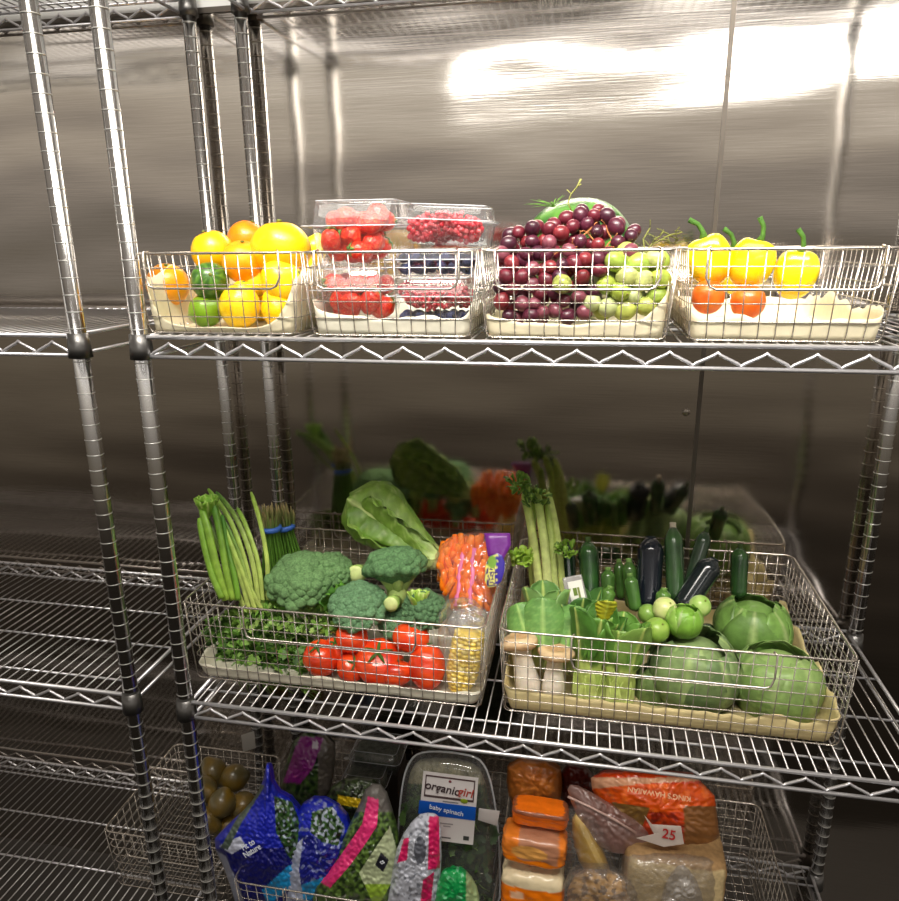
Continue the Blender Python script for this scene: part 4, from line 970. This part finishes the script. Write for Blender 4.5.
bokchoy('bok choy leaves leaning beside the small labelled pack', (572, 672, 0.18), (578, 586, 0.21), 30, 1.2, (C(78, 122, 56), C(66, 108, 48)))
for tx, ty, tz, sz, ry in ((-0.004, -0.060, 0.36, 1.0, 0.0), (0.034, -0.050, 0.36, 0.85, 0.30), (-0.030, -0.048, 0.40, 0.8, -0.3)):
    M_ = Matrix.Translation((tx, ty, Lk_*tz)) @ Matrix.Rotation(ry, 4, 'Y') @ Matrix.Rotation(-0.12, 4, 'X')
    leaf_mb(0.088*sz, 0.084*sz, 0.5, 0.10, 0.0015, 0.03, C(150, 185, 105), C(112, 156, 84), C(92, 138, 66), q=None, M_=M_, freq=8, seed=tx*90, shape=lambda u: (max(0, 1-(2*u-1)**2))**0.42+0.02).obj('round_leaf', PLANT, br_, True, solid=0.0012)
q = leaf_mb(0.05, 0.040, 0.5, -0.1, 0.002, 0.07, C(190, 200, 70), C(198, 190, 40), C(150, 165, 50), 0.6)
o = q.obj('yellow_leaf', PLANT, None, True, at(603, 624, 0.118), solid=0.0008); o.rotation_euler = (0.15, 0.1, 0.2); tag(o, 'yellowing leaf standing between the bok choy tops', 'leaf')
# ---- small round greens
for px, py, Y, w_, lb, ca, cb2 in ((665, 609, 0.19, 24, 'cream-coloured round tomatillo topmost above the cabbage', C(222, 220, 160), C(190, 205, 120)),
        (657, 630, 0.15, 25, 'green round tomatillo left of and below the leafy one', C(150, 182, 80), C(125, 165, 60)), (648, 614, 0.20, 20, 'dull green tomatillo beside the cream one', C(110, 150, 60), C(130, 165, 75)),
        (700, 606, 0.20, 22, 'pale tomatillo just right of the small leafy cabbage', C(180, 205, 120), C(140, 180, 80))):
    fruit('tomatillo', lb, 'tomatillo', px, py, Y, w_, w_, None, 'orange', ca, 'tomatillos', (0.5, 0.4, 0), cb2)
def cabbage(name, label, cat, px, py, Y, wpx, hpx, cols, n_, seed, m=PLANT, rib=0.035):
    c = at(px, py, Y); s = mpp(px, py, Y); root = empty(name, c, label, cat); r, hz = wpx/2*s, hpx/2*s; rnd = random.Random(seed)
    q = MB(); q.ell((0, 0, 0), (r*0.86, r*0.86, hz*0.86), 18, 12, None, 0, cols[0]); q.obj('heart', m, root)
    for k in range(n_):
        a = k*2.4+seed; el_ = rnd.uniform(-0.5, 0.3); cc = rnd.choice(cols); R_ = 1.0+0.03*(k % 3); W_ = rnd.uniform(0.75, 1.05)
        def fn(u, v, a=a, el_=el_, R_=R_, W_=W_, k=k):
            lat = -1.3+u*2.3+el_*0.5; lon = a+(2*v-1)*W_*math.sqrt(max(0.02, math.sin(max(0.02, min(1, u*0.85+0.15))*math.pi*0.93)))
            k2 = R_*(1+0.05*u*u+0.02*math.sin(u*9+k+v*7)); return Vector((r*k2*math.cos(lat)*math.cos(lon), r*k2*math.cos(lat)*math.sin(lon), hz*k2*math.sin(lat)))
        q = MB(); q.grid(12, 10, fn, 0, lambda u, v, cc=cc: C(150, 172, 108) if abs(2*v-1) < rib*(1.3-u) else cc); q.obj('leaf', m, root, True, solid=0.0008)
    return root
cabbage('small_cabbage', 'small bright green leafy cabbage next to the cream tomatillo', 'cabbage', 684, 621, 0.165, 34, 34, [C(118, 165, 58), C(140, 180, 80)], 8, 1)
cabbage('cabbage', 'large grey-green cabbage behind the front wires, right of the bok choy', 'cabbage', 694, 672, 0.155, 84, 84, [C(118, 140, 88), C(100, 124, 78), C(130, 150, 100)], 10, 2)
cabbage('cabbage', 'smaller dull green cabbage wedged between bok choy and large cabbage', 'cabbage', 652, 690, 0.15, 34, 56, [C(96, 118, 66), C(112, 134, 78)], 8, 3)

cabbage('cabbage', 'pale green cabbage at the right end of the mushroom basket', 'cabbage', 776, 684, 0.165, 82, 78, [C(128, 156, 88), C(112, 140, 76), C(145, 168, 104)], 10, 5)
cabbage('cabbage', 'rounded green cabbage behind the pale one at the right end of its basket', 'cabbage', 752, 628, 0.29, 70, 62, [C(110, 148, 70), C(96, 130, 62)], 9, 6)
cuke('cucumber', 'cucumber standing behind the rounded cabbage near the right basket end', 'cucumber', (738, 600, 0.33), (740, 548, 0.37), 17, dk, C(48, 88, 36), C(60, 80, 40))

# ================================================================== BOTTOM SHELF
def text(body, size, m, px, py, Y, rot=0.0, lean=0.35, parent=None, sx=1.0, name='lettering', shear=0.0):
    c = bpy.data.curves.new('t', 'FONT'); c.body = body; c.size = size; c.align_x = 'CENTER'; c.align_y = 'CENTER'; c.extrude = 0.0002; c.shear = shear
    c.space_line = 0.85; c.offset = size*0.012
    t_ = bpy.data.objects.new('t', c); COL.objects.link(t_); bpy.context.view_layer.update()
    me = bpy.data.meshes.new_from_object(t_.evaluated_get(bpy.context.evaluated_depsgraph_get())); bpy.data.objects.remove(t_); bpy.data.curves.remove(c)
    me.materials.clear(); me.materials.append(m); a = me.color_attributes.new('Col', 'FLOAT_COLOR', 'POINT')
    o = bpy.data.objects.new(name, me); COL.objects.link(o)
    P = at(px, py, Y); x = Vector((1, 0, 0)); z = Vector((0, -1, lean)).normalized(); y = z.cross(x)
    ca, sa = math.cos(rot), math.sin(rot); X = x*ca+y*sa; Yv = -x*sa+y*ca
    W = Matrix.Identity(4)
    for i in range(3): W[i][0], W[i][1], W[i][2], W[i][3] = X[i]*sx, Yv[i], z[i], P[i]
    if parent:
        bpy.context.view_layer.update(); o.parent = parent; o.matrix_parent_inverse = Matrix.Identity(4); o.matrix_basis = parent.matrix_world.inverted() @ W
    else: o.matrix_world = W
    return o
NZ = lambda x, y, f=0.3, s=0: noise.noise(Vector((x*f, y*f, s)))
BLU, BLU2, LBL, WHT = C(28, 40, 175), C(14, 18, 105), C(25, 140, 200), C(200, 205, 225)
def green(x, y, s=0, a=C(60, 100, 45), b_=C(15, 32, 14)):
    t_ = min(1, max(0, 0.5+1.9*NZ(x, y, 0.22, s)+0.8*NZ(x, y, 0.5, s+3))); return tuple(a[i]*t_+b_[i]*(1-t_) for i in range(3))
def blueA(x, y):
    if inpoly(x, y, [(274, 796), (292, 802), (306, 836), (303, 868), (288, 856), (276, 832)]): return green(x, y) if NZ(x, y, 0.28, 4) < 0.30 else C(150, 165, 185)
    if inpoly(x, y, [(258, 782), (265, 786), (242, 822), (228, 850), (220, 848), (236, 820)]): return C(80, 95, 85)
    if inpoly(x, y, [(219, 846), (240, 836), (246, 846), (232, 854)]): return WHT
    if inpoly(x, y, [(288, 866), (305, 858), (302, 880), (268, 905), (262, 890)]): return LBL
    if inpoly(x, y, [(214, 850), (226, 856), (246, 905), (228, 905)]): return C(150, 155, 175)
    if y > 848: return BLU2
    return BLU
b1_ = bag('salad_bag', 'dark blue salad bag with a pointed top and a leafy window, farthest left', 'bag', [(268, 756), (274, 788), (296, 800), (309, 832), (306, 870), (298, 910), (238, 912), (226, 872), (212, 842), (222, 830), (248, 806), (262, 786)], 0.095, 0.10, 0.085, blueA, K=56, group=None, wr=0.006, nper=6)
text('Fit to\nNature', 0.0165, WHITEINK, 250, 848, 0.018, 0.65, 0.2, b1_, 0.85)
def blueB(x, y):
    if inpoly(x, y, [(312, 812), (332, 806), (344, 825), (338, 846), (322, 842), (310, 832)]): return green(x, y, 3) if NZ(x, y, 0.28, 9) < 0.15 else C(165, 175, 195)
    if inpoly(x, y, [(280, 858), (303, 838), (299, 870), (304, 905), (282, 900)]): return C(165, 172, 195)
    if inpoly(x, y, [(298, 886), (350, 868), (345, 888), (300, 903)]): return LBL
    if NZ(x, y, 0.22, 7) > 0.28: return C(120, 130, 185)
    return BLU if y < 835 else C(20, 28, 130)
b2_ = bag('salad_bag', 'bright blue salad bag to the right of the pointed blue bag', 'bag', [(298, 806), (318, 794), (345, 808), (354, 835), (350, 870), (340, 910), (300, 915), (281, 905), (280, 858), (292, 838)], 0.090, 0.12, 0.075, blueB, K=50, wr=0.006, nper=6)
def purp(x, y):
    if inpoly(x, y, [(300, 736), (324, 738), (312, 770), (300, 784), (283, 782)]): return C(120, 25, 110) if not (312 < x < 318 and 741 < y < 749) else C(190, 180, 190)
    if x > 318: return C(95, 88, 80)
    return green(x, y, 5, C(62, 84, 38))
bag('salad_bag', 'clear bag of greens with a purple band and small white square', 'bag', [(298, 728), (334, 736), (336, 765), (328, 800), (300, 812), (284, 800), (280, 780)], 0.24, 0.1, 0.06, purp, K=22)
def herbs2(x, y):
    return green(x, y, 8, C(58, 72, 40), C(24, 28, 18))
bag('produce_bag', 'dull clear bag of greens with a yellow sticker behind the blue bags', 'bag', [(326, 790), (350, 776), (380, 782), (392, 812), (386, 840), (340, 845), (326, 820)], 0.17, 0.1, 0.06, lambda x, y: C(215, 180, 30) if inpoly(x, y, [(338, 795), (361, 799), (359, 808), (337, 804)]) else herbs2(x, y), K=36, nper=6)
def pink(x, y):
    if inpoly(x, y, [(368, 796), (379, 800), (377, 826), (364, 846), (348, 868), (330, 888), (319, 881), (336, 862), (354, 836), (362, 824)]): return C(225, 50, 120)
    if inpoly(x, y, [(374, 850), (390, 826), (397, 850), (393, 880), (376, 910), (366, 888), (359, 873)]):
        return C(35, 35, 45) if inpoly(x, y, [(381, 852), (389, 860), (383, 872), (375, 865)]) else (C(150, 185, 60) if y > 884 else C(178, 190, 150))
    if y < 812: return C(110, 105, 100)
    return green(x, y, 12, C(95, 125, 55), C(34, 50, 24))
b3_ = bag('salad_bag', 'clear salad bag with a bent pink band and pale green label', 'bag', [(368, 784), (384, 786), (394, 815), (400, 842), (396, 880), (388, 915), (322, 915), (308, 895), (332, 866), (346, 832), (358, 806)], 0.072, 0.14, 0.07, pink, K=56, wr=0.005, nper=6)
text('ts', 0.012, WHITEINK, 382, 862, 0.036, 0.6, 0.2, b3_)
# dull boxes at the back
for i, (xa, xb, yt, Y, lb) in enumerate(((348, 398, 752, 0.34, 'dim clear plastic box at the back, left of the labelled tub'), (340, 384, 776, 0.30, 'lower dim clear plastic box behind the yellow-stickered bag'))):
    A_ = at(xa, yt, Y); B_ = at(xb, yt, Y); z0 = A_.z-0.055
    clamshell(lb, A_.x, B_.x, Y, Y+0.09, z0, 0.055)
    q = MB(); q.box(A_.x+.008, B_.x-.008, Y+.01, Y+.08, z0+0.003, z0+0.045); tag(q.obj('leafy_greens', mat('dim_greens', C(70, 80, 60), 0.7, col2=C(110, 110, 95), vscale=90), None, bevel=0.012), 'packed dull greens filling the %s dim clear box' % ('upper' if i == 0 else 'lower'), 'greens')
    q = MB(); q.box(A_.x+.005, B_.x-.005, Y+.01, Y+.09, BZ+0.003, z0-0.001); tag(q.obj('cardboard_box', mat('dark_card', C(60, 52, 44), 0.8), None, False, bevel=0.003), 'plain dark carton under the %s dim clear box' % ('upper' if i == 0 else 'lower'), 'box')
# labelled tub of spinach
A_ = at(402, 905, 0.12); root = empty('salad_tub', at(449, 901, 0.13), 'large clear tub of baby spinach with a white and blue label', 'tub')
root['category'] = 'tub'
tub = [(408, 762), (422, 750), (470, 754), (486, 764), (495, 800), (500, 850), (500, 925), (396, 925), (397, 850), (401, 790)]
q, o_ = bag_mb(tub, 0.15, 0.10, 0.10, lambda x, y: (1, 1, 1), K=14, wr=0.0004, power=7, sharp=2, origin=root.location); q.obj('clear_shell', BOXFILM, root)
q, o_ = bag_mb([(412, 764), (424, 753), (468, 757), (482, 767), (483, 776), (410, 774)], 0.33, 0.05, 0.03, lambda x, y: C(150, 148, 120), K=8, wr=0.0004, power=7, origin=root.location)
P = [at(x, y, 0.15-0.0+0.10*((925-y)*0.0019)) for x, y in chaikin(tub)]
q = MB(); q.tube([p-root.location for p in P], 0.0022, 6, closed=True); q.obj('rim', BOXFILM2, root)
def tubc(x, y):
    if y < 784: return C(140, 134, 104) if NZ(x, y, 0.2, 2) > -0.1 else C(120, 116, 88)
    return green(x, y, 20, C(74, 92, 52), C(24, 38, 20))
bag('spinach', 'mass of dark baby spinach leaves filling the large labelled tub', 'spinach', [(412, 766), (424, 757), (468, 760), (484, 772), (492, 820), (494, 920), (402, 920), (403, 850), (406, 790)], 0.155, 0.10, 0.075, tubc, MATTE, K=30, wr=0.010, wf=60, nper=5)
# leaves against the tub's wall
herb('loose spinach leaves pressed against the tub front around its label', [(404, 800), (490, 800), (495, 905), (402, 905)], 0.108, 130, 9, [C(58, 84, 36), C(42, 66, 28), C(78, 104, 52)], 0.017, 'tub leaves', slope=0.00019)
lab = MB()
def lp(x, y): return at(x, y, 0.094+(905-y)*0.00019)
c4 = [(423.5, 771), (478.5, 778), (473, 845), (417, 838)]
def L2(u, v, off=0.0):       # label coordinates 0..1 across, 0..1 down
    a, b_, c_, d_ = [lp(*p) for p in c4]; p = (a*(1-u)+b_*u)*(1-v)+(d_*(1-u)+c_*u)*v; return p+Vector((0, -off, off*0.3))
def patch(u0, u1, v0, v1, off, col, q=None, n_=4):
    q = q or MB(); V = [L2(u0, v0, off), L2(u1, v0, off), L2(u1, v1, off), L2(u0, v1, off)]; B = [p+Vector((0, 0.0004, 0)) for p in V]
    return q.add(V+B, [(0, 3, 2, 1), (4, 5, 6, 7), (0, 1, 5, 4), (1, 2, 6, 5), (2, 3, 7, 6), (3, 0, 4, 7)], 0, col)
q = patch(0, 1, 0, 1, 0.0, C(212, 206, 205)); lo = L2(0.5, 0.5); q.v = [tuple(Vector(p)-root.location) for p in q.v]; plab = q.obj('printed_label', FLAT, root, False)
q = patch(-0.02, 1.0, 0.43, 0.63, 0.0008, C(8, 84, 185)); 
for a, b_, c_, d_, cc in ((0.05, 0.95, 0.045, 0.065, C(80, 60, 60)), (0.05, 0.07, 0.045, 0.36, C(80, 60, 60)), (0.93, 0.95, 0.045, 0.36, C(80, 60, 60)), (0.05, 0.95, 0.335, 0.365, C(75, 60, 60)),
                      (0.82, 0.92, 0.88, 0.94, C(60, 60, 60)), (0.4, 0.68, 0.395, 0.41, C(120, 120, 125)), (0.36, 0.62, 0.72, 0.735, C(150, 145, 145)), (0.45, 0.58, 0.76, 0.775, C(150, 145, 145)), (0.35, 0.6, 0.93, 0.945, C(90, 85, 85))):
    patch(a, b_, c_, d_, 0.0008, cc, q)
q.v = [tuple(Vector(p)-root.location) for p in q.v]; q.obj('printed_pattern', FLAT, plab, False)
q = MB(); p_ = L2(0.78, 0.36, 0.0012)-root.location; q.ell(p_, (0.0075, 0.0006, 0.0055), 12, 5, None, 0, C(130, 150, 30)); p_ = L2(0.5, 0.10, 0.0012)-root.location; q.ell(p_, (0.003, 0.0005, 0.003), 8, 4, None, 0, C(130, 40, 50)); q.obj('printed_leaf', FLAT, plab)
def ltext(s_, u, v, size, m, sx=1.0, shear=0):
    p = L2(u, v, 0.0014); d = p-CAM; k = d.dot(FW); px = 449.5+F_PX*d.dot(RT)/k; py = 450.5-F_PX*d.dot(UP)/k
    return text(s_, size, m, px, py, p.y, -0.105, 0.12, plab, sx, shear=shear)
bpy.context.view_layer.update()
ltext('organic', 0.365, 0.215, 0.0245, INK, 0.92, 0.15); ltext('girl', 0.79, 0.235, 0.0245, mat('ink_red', C(165, 60, 45), 0.5), 0.95, 0.15)
ltext('baby spinach', 0.48, 0.53, 0.0130, WHITEINK)
q, o_ = bag_mb([(479, 808), (500, 811), (497, 826), (478, 820)], 0.118, 0.1, 0.001, lambda x, y: C(190, 184, 182), K=4, wr=0.0003, power=6, sharp=0, origin=root.location); q.obj('paper_seal', FLAT, root)
# bag with pink stripes, green bag
def pk2(x, y):
    if inpoly(x, y, [(429, 816), (439, 816), (440, 868), (428, 870)]) or inpoly(x, y, [(423, 880), (434, 872), (430, 915), (419, 915)]) or inpoly(x, y, [(404, 838), (409, 838), (407, 860), (397, 863)]): return C(205, 30, 95)
    if ((x-420)/6)**2+((y-850)/14)**2 < 1: return C(95, 98, 108)
    return C(185, 188, 200) if NZ(x, y, 0.25, 6) < 0.25 else C(130, 134, 145)
bag('produce_bag', 'crinkled silver-white bag with pink stripes in front of the large tub', 'bag', [(416, 815), (432, 812), (441, 818), (442, 868), (436, 915), (384, 915), (392, 872), (398, 842)], 0.068, 0.06, 0.04, pk2, K=44, nper=6)
bag('salad_bag', 'small green bag low beside the pink striped bag', 'bag', [(438, 872), (456, 867), (470, 874), (479, 890), (480, 915), (432, 915)], 0.066, 0.08, 0.04, lambda x, y: C(150, 170, 120) if x > 466 else (C(15, 150, 75) if NZ(x, y, 0.2, 1) < 0.3 else C(110, 190, 140)), K=18, nper=6)
# bread side
bag('bread_bag', 'brown bread bag with a blue clip at the back, above the orange packages', 'bag', [(508, 758), (560, 762), (563, 790), (556, 812), (516, 812), (506, 790)], 0.21, 0.1, 0.08, lambda x, y: C(50, 40, 130) if (x-527)**2+(y-801)**2 < 16 else (C(175, 100, 38) if NZ(x, y, 0.15) < 0.2 else C(200, 120, 50)), K=20)
bag('dark_red_bag', 'dark red wrapper between the brown bread bag and the big orange bag', 'bag', [(560, 762), (592, 768), (600, 800), (580, 812), (560, 806)], 0.24, 0.1, 0.05, C(90, 22, 14))
def packc(k):
    def f(x, y):
        if k == 0: return C(225, 110, 30) if y > 820 else (C(130, 70, 45) if y > 812 else C(190, 110, 60))
        if k == 1: return C(240, 130, 20) if y > 861+3*math.sin(x*.2) else (C(205, 150, 80) if inpoly(x, y, [(514, 842), (530, 838), (552, 852), (548, 862), (516, 860)]) else (C(190, 120, 80)))
        return C(215, 200, 165) if y < 887 else (C(240, 125, 15) if NZ(x, y, .15, 3) < 0.35 else C(235, 170, 110))
    return f
def pack(name, label, cat, x0, y0, x1, y1, Y, depth, colf, m=PRINT, p=6.0, rot=0.0, wr=0.05, seed=0, group=None):
    a, b_ = at(x0, y0, Y), at(x1, y1, Y); c = Vector(((a.x+b_.x)/2, Y+depth/2, (a.z+b_.z)/2)); rx, rz = abs(b_.x-a.x)/2, abs(a.z-b_.z)/2
    def fn(d):
        k = 1/(abs(d.x)**p+abs(d.y)**p+abs(d.z)**p)**(1/p); q_ = d*k
        return k*(1+wr*noise.noise(q_*3+Vector((seed, 0, 0)))+wr*0.7*abs(noise.noise(Vector((q_.x*7+seed, q_.y*3, q_.z*5)))))
    q = MB(); q.ell((0, 0, 0), (rx, depth/2, rz), 88, 60, fn, 0, lambda d: colf((d*fn(d)).x, (d*fn(d)).z))
    o = q.obj(name, m, None, True, c); o.rotation_euler = (0, rot, 0); return tag(o, label, cat, group)
pack('bread_pack', 'orange wrapped bread pack, topmost of the stack of three', 'bread', 512, 811, 567, 833, 0.10, 0.05, lambda x, z: C(150, 80, 45) if 0.55 < z < 0.93 else (C(240, 115, 20) if z < 0.1+0.2*math.sin(x*5) or z > 0.93 else C(215, 100, 30)), rot=0.03, seed=1)
pack('bread_pack', 'orange wrapped roll showing through clear film, middle of the stack of three', 'bread', 502, 838, 565, 873, 0.075, 0.06, lambda x, z: C(245, 130, 15) if z < -0.45+0.12*math.sin(x*7) else (C(215, 155, 80) if (x+0.15)**2*1.6+(z-0.1)**2*2.2 < 0.55 else (C(225, 125, 40) if x < -0.5 or x > 0.75 else C(180, 125, 95))), rot=0.05, seed=4)
pack('bread_pack', 'orange wrapped pack with a cream top edge, lowest of the stack of three', 'bread', 501, 875, 562, 925, 0.07, 0.07, lambda x, z: C(225, 208, 170) if z > 0.50 else (C(245, 125, 12) if abs(x+0.45) > 0.2 or z > 0.3 or z < 0.0 else C(240, 190, 150)), rot=0.0, seed=7)
bag('bread_loaf', 'long yellowish bread loaf leaning in a clear bag beside the orange packs', 'bread', [(572, 812), (585, 816), (602, 845), (612, 875), (600, 890), (582, 870), (572, 840)], 0.11, 0.12, 0.05, lambda x, y: C(190, 150, 55) if abs((x-572)-(y-812)*0.5-3) > 3 else C(215, 180, 95), SKIN, K=16, wr=0.001)
bag('clear_bag', 'clear wrinkled bag around the long yellowish loaf', 'bag', [(562, 808), (590, 806), (612, 840), (620, 885), (600, 900), (570, 895), (562, 850)], 0.10, 0.12, 0.075, (1, 1, 1), FILM, K=16)
def og(x, y):
    if inpoly(x, y, [(590, 777), (640, 778), (701, 776), (701, 781), (640, 784), (592, 789)]): return C(205, 150, 115)
    if y < 784: return C(200, 60, 12)
    if inpoly(x, y, [(612, 802), (650, 808), (640, 832), (614, 815)]): return C(120, 88, 40)
    if x > 684 and y > 806: return C(130, 85, 45)
    if inpoly(x, y, [(640, 812), (690, 812), (690, 850), (650, 850)]): return C(190, 60, 18) if NZ(x, y, 0.1, 5) < 0.2 else C(140, 35, 14)
    return C(215, 80, 14) if NZ(x, y, 0.1, 5) < 0.25 else C(235, 105, 30)
ob = bag('bread_bag', 'large glossy orange bread bag with upside-down lettering at the right edge', 'bag', [(590, 772), (640, 770), (712, 776), (722, 855), (660, 856), (640, 836), (612, 818), (593, 796)], 0.13, 0.2, 0.07, og, K=30, nper=6)
text("KING'S HAWAIIAN", 0.0125, mat('ink_cream', C(240, 190, 150), 0.5), 659, 794, 0.074, math.pi-0.04, 0.25, ob, 1.0)
bag('zip_bag', 'rosy grey zip bag lying diagonally below the orange bread bag', 'bag', [(566, 784), (582, 786), (640, 822), (652, 836), (640, 856), (605, 852), (585, 830), (572, 806)], 0.10, 0.30, 0.022, (1, 1, 1), FILM3 := film('rosy_film', 0.45, (1, 0.9, 0.9), 0.3, 0.8, 40, C(150, 110, 100)), K=18)
P = [at(x, y, 0.11+(830-y)*0.0004) for x, y in ((568, 792), (590, 802), (615, 815), (636, 828))]; o_ = P[0].copy()
q = MB(); q.tube([p-o_-Vector((0, 0.012, 0)) for p in P], 0.0022, 6, col=C(190, 160, 150)); tag(q.obj('zip_strip', PRINT, None, True, o_), 'pale ridged zip strip running along the rosy grey bag', 'zip')
tg = bag('price_tag', 'white card tag with a red number at the right of the bread basket', 'tag', [(650, 824), (681, 826), (684, 844), (664, 847), (636, 838), (654, 834), (644, 815)], 0.085, 0.25, 0.002, C(205, 190, 180), FLAT, wr=0.0003, sharp=0, K=6)
text('25', 0.024, mat('ink_red2', C(190, 40, 40), 0.5), 669, 835, 0.088, -0.1, 0.25, tg)
pack('bread_slices', 'block of sliced pale bread in a bag at the bottom right corner', 'bread', 626, 855, 724, 925, 0.07, 0.12, lambda x, z: C(150, 118, 78) if z > 0.82 or abs(x) > 0.93 else C(205, 182, 135), MATTE, 7.0, 0.0, 0.02, 3)
bag('clear_bag', 'clear film over the pale bread block at the bottom right', 'bag', [(616, 856), (632, 848), (705, 852), (724, 862), (724, 920), (616, 920)], 0.12, 0.08, 0.14, (1, 1, 1), FILM2b := film('hazy_film', 0.8, (1, 1, 1), 0.15, 1.0, 45, (0.5, 0.45, 0.4)), K=18, power=5, wr=0.006)
bag('bread_rolls', 'tan rolls heaped in shiny clear film at the bottom, left of the bread block', 'bread', [(568, 880), (590, 868), (612, 872), (634, 884), (640, 918), (566, 918)], 0.085, 0.08, 0.05, lambda x, y: C(195, 150, 85) if NZ(x, y, 0.16, 1) > -0.1 else C(120, 90, 60), SKIN, K=18, wr=0.006)
bag('clear_bag', 'shiny crinkled clear film over the tan rolls', 'bag', [(562, 876), (588, 862), (614, 868), (640, 884), (644, 920), (560, 920)], 0.08, 0.08, 0.07, (1, 1, 1), FILM2b, K=18, wr=0.008)
bag('clear_bag', 'bright crumpled corner of plastic film in front of the pale bread block', 'bag', [(674, 866), (686, 864), (700, 884), (706, 918), (660, 918), (662, 890)], 0.065, 0.08, 0.03, (1, 1, 1), FILM2, K=14, wr=0.008)
# yellow lemons in a basket behind at the left, shade darkened into their colour
basket('wire basket of dim yellow lemons at the lower left edge', -0.99, -0.705, 0.12, 0.41, BZ, 0.155, hw=0.09, drop=0.05)
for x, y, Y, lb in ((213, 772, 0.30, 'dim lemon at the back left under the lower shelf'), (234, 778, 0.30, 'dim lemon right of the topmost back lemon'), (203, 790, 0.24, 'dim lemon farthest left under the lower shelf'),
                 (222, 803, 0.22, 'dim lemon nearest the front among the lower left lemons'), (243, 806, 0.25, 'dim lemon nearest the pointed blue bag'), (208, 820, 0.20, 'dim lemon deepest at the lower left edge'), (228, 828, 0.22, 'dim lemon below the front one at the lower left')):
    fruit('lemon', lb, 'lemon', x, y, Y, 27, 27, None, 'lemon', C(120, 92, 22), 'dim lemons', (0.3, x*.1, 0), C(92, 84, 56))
q, o_ = bag_mb([(241, 735), (254, 731), (256, 748), (243, 752)], 0.40, 0.1, 0.001, lambda x, y: C(150, 145, 138), K=3, wr=0.0003, sharp=0); tag(q.obj('paper_tag', FLAT, None, True, o_), 'small pale paper tag hanging at the back of the lower left basket', 'tag')
